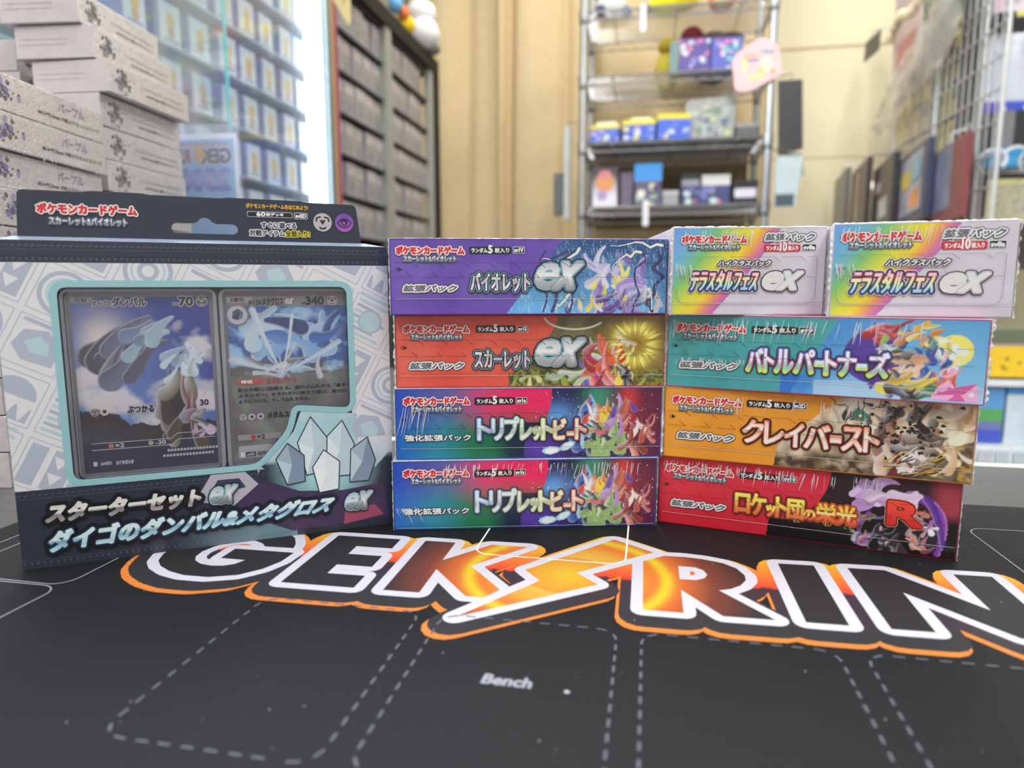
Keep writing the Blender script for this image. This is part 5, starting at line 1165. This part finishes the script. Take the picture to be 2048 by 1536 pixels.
MB().tube([(-1.1, 2.95, 1.815), (.44, 2.95, 1.815)], .012).build('curtain_rod', STEEL, co)

# ---------------------------------------------------------------- chrome wire rack and what stands on it
rk = thing('wire_rack', 'chrome wire shelving rack in front of the beige curtain', 'rack', (0, 0, -TZ))
X0, X1, Y0, Y1 = -.245, .375, 2.50, 2.82
SZ = [1.030, .818, .597, .380, .15, -.12, -.40]
for x, y in ((X0, Y0), (X1, Y0), (X0, Y1), (X1, Y1)):
    pb = MB().tube([(x, y, .03), (x, y, 2.1)], .0125, 10).tube([(x, y, 0), (x, y, .03)], .009, 8)
    for z in SZ: pb.tube([(x, y, z + TZ - .012), (x, y, z + TZ - .004)], .0145, 10, 1).tube([(x, y, z + TZ + .004), (x, y, z + TZ + .034)], .017, 10)
    pb.build('post', [STEEL, mat('post_ring', (.06, .06, .065), .4)], rk, smooth=False)
for z in SZ:
    z += TZ; s = MB(); c = .03
    loop = [(X0, Y0 + c), (X0 + c, Y0), (X1 - c, Y0), (X1, Y0 + c), (X1, Y1 - c), (X1 - c, Y1), (X0 + c, Y1), (X0, Y1 - c), (X0, Y0 + c)]
    for h in (0, .028): s.tube([(a, b, z + h) for a, b in loop], .0034, 6)
    for ya in (Y0, Y1):
        q = [(X0 + c + (X1 - X0 - 2 * c) * i / 24, ya, z + (.028 if i % 2 else 0)) for i in range(25)]; s.tube(q, .0022, 5)
    for xa in (X0, X1):
        q = [(xa, Y0 + c + (Y1 - Y0 - 2 * c) * i / 10, z + (.028 if i % 2 else 0)) for i in range(11)]; s.tube(q, .0022, 5)
    so = s.build('shelf', STEEL, rk)
    d = MB()
    for i in range(15): y = Y0 + .012 + (Y1 - Y0 - .024) * i / 14; d.tube([(X0 + .004, y, z + .028), (X1 - .004, y, z + .028)], .0018, 5)
    for i in range(3): x = X0 + .1 + i * .21; d.tube([(x, Y0, z + .024), (x, Y1, z + .024)], .003, 5)
    d.build('deck_wires', STEEL, so, kind='stuff')
lin_ = MB().box(X0 + .02, Y0 + .015, .6205, X1 - .02, Y1 - .015, .6245, 0).build('shelf_liner', BLK_); lin_.location.z = TZ + .0085; tag(lin_, 'black liner board lying on the third rack shelf', 'liner')
bk = MB().box(X0 + .02, Y1 + .02, .36, X1 - .02, Y1 + .026, .70).build('back_board', mat('brown_board', S(112, 98, 70), .7, var=.08)); bk.location.z = TZ; tag(bk, 'brown board standing behind the lower rack shelves', 'board')
def deck(k): return SZ[k] + .0302
L3 = .6335
def crate(name, label, x0, x1, z0, h, y, d, col, cat='box', group=None, print_=None, lid=None, lidh=.2, rz=0):
    r_ = thing(name, label, cat, ((x0 + x1) / 2, y, z0), R(rz), group); wd = x1 - x0
    MB().box(-wd / 2, 0, 0, wd / 2, d, h * (1 - lidh if lid else 1)).build('carton', mat(name + '_%d' % int(abs(x0) * 1e4 + h * 1e4), col, .4, var=.06, coat=.2), r_, bevel=.0015)
    if lid: MB().box(-wd / 2 - .001, -.001, h * (1 - lidh), wd / 2 + .001, d + .001, h).build('lid', mat(name + '_lid_%d' % int(abs(x0) * 1e4), lid, .4, var=.05, coat=.2), r_, bevel=.001)
    if print_:
        P = Print(); print_(P, wd * 1000, h * 1000); P.build('front_picture', FINK, r_, wd * 1000, lift=.0016)
    return r_
def confetti(cols, n, seed, smin=4, smax=12, top=1.0):
    def f(P, W, H):
        r = random.Random(seed)
        for i in range(n):
            x, y = r.uniform(4, W - 4), r.uniform(4, H * top - 4); s = min(r.uniform(smin, smax), W / 4, H * top / 3); x = min(W - s - 1, max(s + 1, x)); y = min(H * top - s - 1, max(s + 1, y))
            P.poly(circ(x, y, s, 10, s * r.uniform(.5, 1)), r.choice(cols), 1 + i % 8)
    return f
plush('white_round_plush', 'round white plush with navy legs on the top rack shelf', [('body', (-.160, 2.60, deck(0) + .052), (.052, .05, .052), S(222, 222, 218)), ('leg', (-.192, 2.55, deck(0) + .016), (.02, .035, .016), S(60, 66, 100)), ('leg', (-.105, 2.58, deck(0) + .018), (.018, .03, .018), S(70, 84, 140)), ('ear', (-.200, 2.62, deck(0) + .10), (.018, .02, .03), S(40, 40, 48))])
plush('yellow_lying_plush', 'bright yellow plush lying on the top rack shelf', [('body', (.045, 2.60, deck(0) + .040), (.075, .05, .040), S(240, 212, 30)), ('head', (.10, 2.57, deck(0) + .05), (.04, .04, .045), S(240, 206, 30)), ('ear_tip', (-.035, 2.58, deck(0) + .02), (.014, .014, .018), S(40, 36, 36))])
plush('orange_plush', 'orange plush at the right of the top rack shelf', [('body', (.215, 2.60, deck(0) + .045), (.045, .05, .045), S(232, 120, 40)), ('belly', (.215, 2.565, deck(0) + .035), (.028, .022, .03), S(238, 200, 130))])
bb = [S(86, 66, 150), S(190, 160, 206), S(220, 200, 226), S(214, 120, 160), S(110, 140, 206), S(206, 214, 220)]
crate('picture_box', 'violet picture box standing at middle of second rack shelf', .078, .180, deck(1), .112, 2.53, .06, S(92, 80, 150), print_=confetti(bb, 26, 1))
crate('picture_box', 'blue and pink picture box at right of second rack shelf', .184, .283, deck(1), .108, 2.53, .06, S(90, 96, 180), print_=confetti(bb[::-1] + [S(110, 190, 180)], 26, 2))
crate('clear_divider', 'teal-edged upright divider on the second rack shelf', .048, .074, deck(1), .106, 2.53, .12, S(110, 140, 140), 'divider')
plush('dark_plush', 'dark brown and red plush behind the picture boxes on the rack', [('body', (.20, 2.68, deck(1) + .09), (.085, .06, .09), S(78, 62, 62)), ('head', (.125, 2.68, deck(1) + .165), (.04, .04, .035), S(130, 50, 56)), ('wing', (.255, 2.68, deck(1) + .15), (.05, .03, .025), S(86, 66, 66))])
plush('olive_plush', 'olive yellow plush behind the teal divider on the rack', [('body', (.04, 2.74, deck(1) + .07), (.045, .045, .07), S(186, 170, 60)), ('head', (.04, 2.73, deck(1) + .155), (.035, .035, .03), S(176, 156, 50))])
bl_ = [S(96, 120, 206), S(140, 156, 220), S(214, 206, 120), S(196, 170, 200), S(206, 216, 226), S(60, 84, 190)]
for i, (x0, x1, h, lab) in enumerate(((-.222, -.120, .060, 'leftmost of the three on the third rack shelf'), (-.106, .004, .070, 'middle one of the three on the third rack shelf'), (.012, .122, .086, 'rightmost and tallest of three on the third rack shelf'))):
    crate('blue_box', 'blue box with yellow rim, ' + lab, x0, x1, L3, h, 2.525 + .01 * (i == 0), .11, S(70, 100, 206), group='blue boxes with yellow rims', print_=confetti(bl_, 18, 10 + i, 5, 14, .74), lid=S(232, 206, 60), lidh=.22, rz=-4 + i * 4)
for x, z, l_ in ((-.165, .061, 'left'), (-.045, .071, 'middle')):
    o = MB().box(-.035, 0, 0, .035, .06, .012).build('folded_paper', mat('white_paper', S(226, 226, 216), .7)); o.location = (x, 2.55, TZ + L3 + z); tag(o, 'folded white paper on the %s blue box' % l_, 'paper')
gb = thing('grey_green_bag', 'grey-green foil bag standing on the third rack shelf', 'bag', (.19, 2.55, L3))
MB().prism([(-.078, 0), (.078, 0), (.085, .13), (.072, .142), (-.070, .135), (-.084, .12)], 1, 0, .05).build('bag_body', mat('foil_bag', S(150, 154, 150), .3, .3, var=.1, bump=.5, bscale=60), gb, bevel=.004)
P = Print(); confetti([S(120, 150, 130), S(186, 190, 186), S(206, 190, 170), S(110, 120, 150), S(196, 206, 140)], 30, 31, 6, 16)(P, 140, 120); P.build('bag_picture', FINK, gb, 140, lift=.0006)
crate('grey_case', 'dark grey case at right end of the third rack shelf', .276, .352, L3, .046, 2.54, .1, S(96, 96, 98), 'case', lid=S(150, 150, 152), lidh=.28)
pk4 = [S(214, 150, 110), S(206, 120, 130), S(196, 190, 206), S(150, 130, 176), S(226, 226, 226)]
def portrait(P, W, H):
    P.grid(3, 3, W - 3, H - 3, 6, 8, lambda x, y: mixc(S(216, 214, 222), S(70, 56, 66), (y - H * .3) / (H * .5)), 1); P.poly(circ(W / 2, H * .62, W * .36, 20, H * .24), S(212, 146, 92), 3); P.poly(circ(W / 2, H * .82, W * .24, 18, H * .1), S(206, 126, 140), 4); P.poly(circ(W * .4, H * .3, W * .2, 14), S(166, 146, 186), 3)
crate('toy_box', 'orange and pink toy box at left of the fourth rack shelf', -.212, -.120, deck(3), .140, 2.53, .08, S(70, 58, 66), print_=portrait)
crate('narrow_box', 'narrow dark box beside the orange toy box', -.114, -.066, deck(3), .124, 2.55, .08, S(66, 60, 76), print_=lambda P, W, H: P.grid(4, 4, W - 4, H - 6, 8, 18, lambda x, y: mixc(S(120, 110, 110), S(90, 80, 130), .5 + N(x, y, .08)), 1))
crate('cream_box', 'cream and navy box under a blue card on the rack', -.060, .030, deck(3), .088, 2.53, .08, S(96, 90, 116), print_=confetti([S(214, 206, 170), S(226, 222, 206), S(150, 176, 170), S(70, 64, 100)], 16, 42, 6, 15))
o = MB().prism(rrect(-.048, 0, .048, .062, .006), 1, 0, .003).build('blue_card', mat('blue_card', S(70, 150, 220), .5, var=.03)); o.location = (-.016, 2.55, TZ + deck(3) + .0885); tag(o, 'plain bright blue card standing on the cream box', 'card')
crate('grey_tin', 'low grey tin beside the cream box on the rack', .036, .090, deck(3), .054, 2.54, .08, S(150, 150, 154), 'tin', lid=S(176, 176, 180), lidh=.3)
crate('navy_box', 'navy box carrying a pale box on the fourth rack shelf', .100, .262, deck(3), .066, 2.53, .1, S(60, 66, 110), print_=confetti([S(110, 120, 176), S(206, 110, 140), S(190, 206, 206), S(196, 190, 200), S(70, 80, 140)], 18, 43, 6, 14))
crate('pale_box', 'long pale box lying on the navy box', .168, .262, deck(3) + .0665, .036, 2.535, .09, S(206, 206, 202), lid=S(190, 190, 186), lidh=.3)
crate('dark_box', 'dark box with grey band beside the pale box', .100, .160, deck(3) + .0665, .042, 2.535, .09, S(140, 140, 156), lid=S(22, 22, 28), lidh=.45)
crate('black_case', 'black case with white label at right of fourth rack shelf', .272, .352, deck(3), .080, 2.525, .09, S(36, 38, 40), 'case', print_=lambda P, W, H: P.poly(rrect(4, H * .28, W - 4, H * .66, 6), S(214, 208, 222), 1), lid=S(20, 22, 34), lidh=.25)
for x, z, lab in ((-.045, SZ[0] - .05, 'top rack shelf'), (-.021, SZ[3] - .04, 'fourth rack shelf')):
    o = MB().prism(rrect(-.010, 0, .010, .088, .004), 1, 0, .002).build('price_tag', mat('white_tag', S(214, 212, 218), .4)); o.location = (x, Y0 - .008, TZ + z); tag(o, 'white price tag hung from the %s' % lab, 'tag')
pb_ = thing('pink_board', 'pink cut-out board with orange and green print on rack post', 'board', (.328, 2.478, .765))
PBP = roundpoly([(-.070, .004), (-.030, .0), (.080, .05), (.070, .085), (.062, .14), (.010, .172), (-.05, .135), (-.085, .105), (-.075, .05)], .02, 4)
MB().prism(PBP, 1, 0, .004).build('board', mat('pink_board', S(226, 184, 186), .5, var=.03), pb_)
P = Print()
for x, y, rx, ry, c in ((126, 84, 15, 24, S(200, 208, 156)), (112, 58, 12, 22, S(226, 156, 80)), (92, 44, 30, 9, S(214, 176, 90)), (78, 112, 24, 9, S(206, 130, 100)), (60, 86, 8, 26, S(220, 190, 90)), (82, 98, 22, 8, S(84, 84, 120)), (128, 122, 26, 8, S(100, 116, 140)), (146, 60, 10, 7, S(206, 150, 70))): P.poly(circ(x, y, rx, 16, ry), c, 1 + int(x) % 5)
P.build('board_print', FINK, pb_, 200)
# hung beside the rack
for nm, lab, x, y, z, w_, h_, col, tilt in (('black_sheet', 'black sheet hung at the right side of the wire rack', .402, 2.46, .555, .075, .235, S(52, 50, 54), 3), ('grey_sheet', 'grey sheet hung under the black sheet by the rack', .436, 2.50, .478, .058, .09, S(160, 162, 166), 6), ('pale_pouch', 'pale blue-grey pouch with dark foot hung by the rack', .392, 2.43, .388, .064, .16, S(178, 192, 196), -7)):
    r_ = thing(nm, lab, 'hanging goods', (x, y, z), 0)
    sl = math.tan(R(tilt)) * h_
    MB().prism([(-.0 + (-sl if tilt > 0 else 0), h_), (w_ + (-sl if tilt > 0 else -sl), h_), (w_ + (0 if tilt > 0 else 0), .0 + .02 * (tilt > 0)), (0, 0)], 1, 0, .006).build('sheet', mat(nm, col, .4, var=.1), r_)
    if nm == 'pale_pouch': MB().box(.002, -.0006, .002, w_ - .004, .0066, .04).build('dark_foot', mat('slate_foot', S(66, 82, 92), .5), r_)
    MB().tube([(w_ / 2 - sl * .5, .004, h_ - .004), (w_ / 2 - sl * .5, .004, h_ + .02), (X1 - x + .012, .05, h_ + .024)], .0018, 5).build('hook', STEEL, r_)
lp = thing('side_hooks', 'row of grey goods hung on the left side of the rack', 'hanging goods', (X0 - .052, 2.42, .36))
MB().box(-.002, 0, 0, .016, .05, .31).build('sheet', mat('grey_goods', S(172, 176, 176), .4, var=.1), lp)
MB().box(-.040, .02, .02, -.006, .06, .16).build('dark_goods', mat('dark_goods', S(92, 96, 96), .5, var=.2), lp)
MB().tube([(.006, .02, .31), (.006, .02, .33), (.048, .078, .334)], .002, 5).build('hook', STEEL, lp)
# ---------------------------------------------------------------- right-hand gondola: wire grid, hung goods, end rack
gd = thing('wire_grid', 'white wire grid panel hung with goods at the right', 'grid', (.86, 2.02, -TZ))
GW = mat('white_wire', S(196, 196, 196), .35, .3, var=.04)
fr_ = MB().tube([(0, 0, .62), (0, 0, 1.95)], .006, 8).tube([(0, .80, .62), (0, .80, 1.95)], .006, 8).tube([(0, 0, .62), (0, .80, .62)], .005, 8).tube([(0, 0, 1.95), (0, .80, 1.95)], .005, 8)
fr_.tube([(0, .80, 0), (0, .80, .62)], .012, 8).tube([(0, .02, 0), (0, .02, .62)], .012, 8).build('frame', GW, gd)
for i in range(1, 19): MB().tube([(.004, i * .042, .62), (.004, i * .042, 1.95)], .0025, 6).build('upright_wire', GW, gd)
for i in range(1, 17): MB().tube([(-.001, 0, .62 + i * .081), (-.001, .80, .62 + i * .081)], .0028, 6).build('cross_wire', GW, gd)
MB().tube([(.03, .52, 0), (.03, .52, 2.1)], .016, 10).build('post', STEEL, gd)
# packs on the far side of the grid
rr = random.Random(12); PC = [S(206, 176, 50), S(190, 156, 60), S(60, 56, 50), S(200, 190, 70), S(176, 140, 70), S(110, 140, 90), S(70, 60, 56), S(214, 190, 90)]
fp = None
for j in range(5):
    for i in range(8):
        y = 2.40 + i * .082; z = .46 + j * .105; c = PC[(i * 3 + j * 5) % 8]
        r_ = thing('hanging_pack', 'card pack behind the wire grid, %s row up, %s from the front' % (NTH[j], NTH[i]), 'card pack', (.935, y, z), 0, 'packs behind the wire grid')
        MB().box(0, 0, 0, .012, .078, .092).build('pack_body', mat('grid_pack_%d' % ((i * 3 + j * 5) % 8), c, .35, var=.2, scale=25, coat=.3), r_, bevel=.002)
        P = Print(); P.poly(rrect(8, 10, 70, 52, 4), mixc(c, S(226, 206, 120), .5), 1); P.poly(circ(40, 62, 18, 12, 12), mixc(c, S(60, 50, 50), .6), 2)
        o = P.build('pack_print', FINK, r_, 0); o.rotation_euler = (0, 0, R(-90)); o.location = (-.0002, .078, 0)
        MB().tube([(.006, .04, .092), (.006, .04, .108), (.064, .04, .108)], .0015, 5).build('hook', STEEL, r_)
gw_ = MB().box(1.0, 2.40, .2, 1.02, 3.1, 1.5).build('green_back_board', mat('green_board', S(120, 136, 96), .6, var=.35, scale=9)); gw_.location.z = TZ; tag(gw_, 'mottled green board behind the hanging packs', 'board')
def sheet(name, label, pts, x, th, col, cat, rough=.4, extra=None, trans=0, coat=0.0):
    """pts in (y, z) hung in a plane x"""
    y0 = sum(p[0] for p in pts) / len(pts); zt = min(p[1] for p in pts)
    r_ = thing(name, label, cat, (x, y0, zt))
    MB().prism([(a - y0, b - zt) for a, b in pts], 0, 0, th).build('sheet', clear(name + '_film', col, .45, .15, bump=.5, bscale=18) if trans else mat(name, col, rough, var=.12, coat=coat), r_)
    MB().tube([(0, 0, max(p[1] for p in pts) - zt - .01), (.0, 0, max(p[1] for p in pts) - zt + .02), (.852 - x, 0, max(p[1] for p in pts) - zt + .02)], .002, 5).build('hook', STEEL, r_)
    if extra: extra(r_, y0, zt)
    return r_
bg_ = thing('clear_bag', 'crinkled clear bag of goods hung high on the wire grid', 'bag', (.815, 2.2, .68))
bm_ = MB(); nu, nv = 40, 16; vs = []
for j in range(nv + 1):
    for i in range(nu + 1):
        u, v = i / nu, j / nv; y = .70 * u; lo_ = .14 - .17 * u + .10 * max(0, u - .75); hi_ = .34 - .24 * u ** 1.3 if u > .2 else .34 + .03 * u
        vs.append((.020 * N(u * 9, v * 4, 1, 2) - .022 * math.sin(math.pi * v) * math.sin(math.pi * min(1, u + .1)), y, lo_ + (hi_ - lo_) * v))
bm_.add(vs, [(j * (nu + 1) + i, j * (nu + 1) + i + 1, (j + 1) * (nu + 1) + i + 1, (j + 1) * (nu + 1) + i) for j in range(nv) for i in range(nu)])
bm_.build('film', clear('bag_film', (.86, .85, .81), .42, .22, 1.0, bump=.3, bscale=30), bg_, smooth=True)
MB().prism([(.05, .17), (.24, .15), (.22, .26), (.05, .31)], 0, .006, .010).build('dark_goods', mat('bag_window', S(98, 108, 110), .3, var=.2, coat=.5), bg_)
MB().tube([(0, .02, .33), (0, .02, .36), (.036, .02, .365)], .002, 5).build('hook', STEEL, bg_)
def pinkx(r_, y0, zt): MB().prism([(2.62 - y0, .87 - zt), (2.80 - y0, .87 - zt), (2.80 - y0, .98 - zt), (2.62 - y0, .98 - zt)], 0, -.0008, -.0002).build('red_panel', mat('rose_panel', S(206, 140, 140), .4, var=.1), r_)
sheet('pink_card', 'pink and white card pack hung behind the clear bag', [(2.58, .84), (2.84, .84), (2.86, 1.20), (2.60, 1.20)], .842, .004, S(206, 186, 190), 'card', extra=pinkx)
sheet('black_tag', 'small black and grey tag high on the wire grid', [(2.88, .99), (3.06, 1.0), (3.05, 1.07), (2.87, 1.06)], .80, .004, S(70, 72, 74), 'tag')
ch = thing('bead_chain', 'string of pale beads hung along the wire grid', 'chain', (.776, 2.2, .9))
for i in range(16):
    t_ = i / 15; MB().ball((-.0, .02 + .44 * t_, .17 - .12 * t_ + .03 * math.sin(t_ * 9)), (.016, .016, .019), nu=10, nv=7).build('bead', mat('bead', S(222, 206, 176), .3, var=.1), ch, smooth=True)
MB().tube([(0, .0, .20), (0, .24, .10), (0, .48, .05)], .0015, 5).build('cord', BLK_, ch)
def binder(label, y0, y1, z0, z1, x, col, prints=(), lean=0.0):
    r_ = thing('binder', label, 'binder', (x, y0, z0)); h = z1 - z0; w_ = y1 - y0
    MB().prism([(0, 0), (w_, .0 - .02), (w_ + lean, h - .03), (lean, h)], 0, 0, .018).build('cover', mat('binder_%d' % int(y0 * 1000), col, .3, var=.15, coat=.4), r_)
    for k_, (q, c) in enumerate(prints):
        MB().prism([(a * w_ + lean * b, b * h - .02 * a) for a, b in q], 0, -.0012 - .0011 * k_, -.0004 - .0011 * k_).build('cover_print', mat('binder_print_%d_%d' % (int(y0 * 1000), int(q[0][1] * 99)), c, .3, var=.3, scale=14, coat=.4), r_)
    MB().tube([(.009, w_ / 2, h - .02), (.009, w_ / 2, h + .02), (.852 - x, w_ / 2, h + .03)], .002, 5).build('hook', STEEL, r_)
    return r_
BQ = [(.08, .10), (.92, .06), (.92, .88), (.08, .92)]
binder('dark red binder nearest on the low wire grid row', 2.06, 2.30, .315, .53, .80, S(128, 66, 70), [([(.3, .18), (.95, .14), (.95, .95), (.3, .97)], S(112, 116, 140))])
binder('navy binder with colourful cover on the low wire grid row', 2.24, 2.48, .33, .555, .775, S(58, 62, 90), [([(.14, .16), (.86, .12), (.86, .9), (.14, .93)], S(160, 160, 176)), ([(.2, .2), (.5, .18), (.5, .42), (.2, .44)], S(206, 130, 80)), ([(.5, .5), (.8, .48), (.8, .72), (.5, .74)], S(196, 170, 70)), ([(.2, .56), (.46, .55), (.46, .82), (.2, .83)], S(130, 170, 190))])
binder('black binder with white print on the low wire grid row', 2.46, 2.66,   .335, .555, .752, S(54, 52, 58), [([(.2, .15), (.6, .12), (.6, .42), (.2, .44)], S(176, 176, 180)), ([(.5, .55), (.8, .54), (.8, .7), (.5, .7)], S(150, 150, 156))])
binder('dark brown binder on the low wire grid row', 2.66, 2.84, .345, .575, .73, S(66, 54, 56), [([(.5, .1), (.75, .1), (.75, .9), (.5, .9)], S(206, 176, 150))])
binder('grey binder farthest on the low wire grid row', 2.84, 3.0, .35, .57, .708, S(110, 108, 106))
MB().tube([(0, .80, 1.24), (-.05, .80, 1.24)], .005, 6).ball((-.05, .80, 1.22), (.035, .035, .014), nu=14, nv=8).build('glint_spot', mat('glint_glow', (1, .95, .8), .4, emit=2.2), gd)  # glowing disc on an arm, added to imitate a bright reflected spot
# end rack facing the counter
er = thing('end_rack', 'chrome end rack at the far right holding posters and hooks', 'rack', (.885, 2.2, -TZ))
for x in (0, .42): MB().tube([(x, 0, 0), (x, 0, 2.1)], .0125, 10).build('post', STEEL, er)
for z in (1.16, 1.30, 1.575, 2.0): MB().box(.0, .0, z, .42, .16, z + .012).build('shelf', mat('grey_shelf', S(166, 168, 170), .3, .5), er)
MB().box(.0, .165, .9, .42, .175, 2.08).build('back_panel', mat('rack_back', S(96, 92, 90), .6, var=.3, scale=12), er)
po = thing('poster', 'pale rule poster with violet foot on the end rack', 'poster', (.945, 2.188, .600))
MB().box(-.058, 0, 0, .09, .003, .205).build('sheet', mat('poster_sheet', S(196, 202, 214), .4, var=.03), po)
P = Print()
P.grid(0, 0, 148, 34, 30, 4, lambda x, y: mixc(S(96, 60, 170), S(60, 90, 200), x / 100) if y < 32 - abs(x - 70) * .03 else S(190, 196, 210), 1)
for i in range(5): P.poly(rrect(50, 60 + i * 20, 140, 68 + i * 20, 2), S(206, 210, 220), 1); P.poly(circ(42, 64 + i * 20, 3.4, 10), [S(170, 190, 120), S(190, 150, 120), S(206, 140, 90), S(214, 170, 80), S(170, 176, 190)][i], 2)
[P.line(circ(34 + i_ * 13, 180, 4.5, 6, 6, 40 * i_, 40 * i_ + 250), 2, S(150, 158, 178), 2, n=4) for i_ in range(8)]; P.poly(rrect(8, 40, 24, 160, 2), S(180, 186, 200), 1)
P.build('poster_print', FINK, po, 116)
tp = thing('header_card', 'pink and yellow header card at top of the end rack', 'card', (.93, 2.185, .846))
MB().box(-.04, 0, 0, .11, .003, .11).build('sheet', mat('header_sheet', S(206, 196, 206), .4, var=.05), tp)
P = Print(); P.poly([(6, 2), (148, 2), (148, 14), (30, 12), (14, 4)], S(214, 206, 70), 1); P.poly(rrect(3, 18, 18, 100, 3), S(222, 170, 186), 1); P.text('@NIE', (20, 30, 60, 46), S(120, 110, 120), 2, n=4); P.poly(rrect(40, 60, 90, 100, 4), S(150, 110, 190), 1)
P.build('header_print', FINK, tp, 80)
for i, (x, z, c, lab) in enumerate(((.905, .80, S(34, 34, 40), 'black pack between poster and header card'), (.925, .50, S(120, 118, 124), 'grey pack hung below the poster'), (.975, .50, S(46, 46, 52), 'black pack at the edge below the poster'))):
    r_ = thing('hook_pack', lab, 'card pack', (x, 2.16, z)); hh = .052 if i == 0 else .10
    MB().box(-.022, 0, 0, .03, .012, hh).build('pack_body', mat('hook_pack_%d' % i, c, .3, var=.1, coat=.4), r_, bevel=.003)
    MB().tube([(.004, .006, hh - .004), (.004, .006, hh + .008), (.012, .03, hh + .014)], .003, 6).build('hook', mat('white_hook', S(206, 212, 216), .3), r_)
for i, (x, z) in enumerate(((.90, .44), (.955, .445), (1.0, .44))):
    r_ = thing('white_hook', '%s white curly hook from the post above the framed picture' % NTH[i], 'hook', (x, 2.13, z))
    MB().tube([(.03 * math.cos(t_ * .5), .01 * t_ * .3, .03 + .028 * math.sin(t_ * .5) - .004 * t_ * .2) for t_ in range(-2, 9)], .0045, 8).build('curl', mat('white_hook', S(206, 212, 216), .3), r_)
crate('blue_tray', 'bright blue tray on the lower end rack shelf', .902, .985, .4525, .05, 2.16, .14, S(70, 160, 214), 'tray')
fm_ = thing('framed_picture', 'cream framed speckled picture low on the end rack', 'picture', (.975, 2.175, .302))
MB().box(-.066, 0, 0, .09, .008, .12).build('frame', mat('cream_frame', S(214, 208, 150), .5), fm_); MB().box(-.052, -.0012, .014, .076, 0, .106).build('picture', mat('speckle_picture', S(176, 174, 150), .4, var=.4, scale=120), fm_)
o = MB().ball((0, 0, 0), (.012, .012, .03), nu=12, nv=8).build('bulb', mat('bulb_glow', (1, .97, .8), .4, emit=2.0)); o.location = (.968, 2.15, TZ + .80); tag(o, 'small glowing bulb beside the black pack on the end rack', 'lamp')
# ---------------------------------------------------------------- beyond the table on the right
lo = thing('low_shelf', 'white low shelf behind the counter table at right', 'shelf', (.56, 1.40, -TZ))
for z in (.545, .668): MB().box(0, 0, z, .62, .22, z + .012).build('board', mat('white_shelf', S(214, 216, 218), .4), lo)
for x in (0, .6): MB().box(x, 0, 0, x + .02, .22, .668).build('side_panel', mat('white_shelf', S(214, 216, 218), .4), lo)
MB().box(.02, .2, 0, .6, .21, .668).build('back_panel', mat('pale_back', S(170, 190, 210), .5), lo)
crate('blue_green_box', 'blue and green picture box on the low white shelf', .585, .652, -.162, .106, 1.412, .1, S(90, 150, 206), print_=lambda P, W, H: P.grid(2, 2, W - 2, 66, 4, 12, lambda x, y: S(70, 90, 190) if y < 28 else S(110, 120, 170) if y < 40 else S(90, 160, 90), 1))
crate('pale_leaflet_box', 'pale leaflet box with blue edge on the low white shelf', .656, .72, -.162, .107, 1.412, .08, S(196, 206, 216), lid=S(60, 130, 190), lidh=.12)
crate('white_bin', 'white plastic bin at the far right behind the table', .70, .80, -.2, .16, 1.30, .09, S(222, 226, 230), 'bin')
yl = thing('yellow_crate', 'yellow printed crate on top of the low shelf', 'crate', (.70, 1.405, -.0395))
MB().box(-.14, 0, 0, .30, .16, .004).box(-.14, 0, 0, .30, .004, .06).box(-.14, .156, 0, .30, .16, .06).box(-.14, 0, 0, -.136, .16, .06).box(.296, 0, 0, .30, .16, .06).build('crate_body', mat('yellow_crate', S(226, 186, 40), .5, var=.06), yl)
P = Print(); rr = random.Random(3)
for i in range(36): x, y = rr.uniform(6, 430), rr.uniform(8, 50); P.poly([(x + 5 * math.cos(a) * rr.uniform(.4, 1), y + 5 * math.sin(a) * rr.uniform(.4, 1)) for a in (0, 1, 2, 3, 4, 5)], S(150, 120, 40), 1)
P.build('crate_print', FINK, yl, 280)
crate('grey_basket', 'grey goods basket standing in the yellow crate',   .60, .72, -.034, .085, 1.44, .1, S(150, 146, 140), 'basket', lid=S(96, 110, 90), lidh=.3)
bpy.data.objects.remove(_to); bpy.data.curves.remove(_tc)
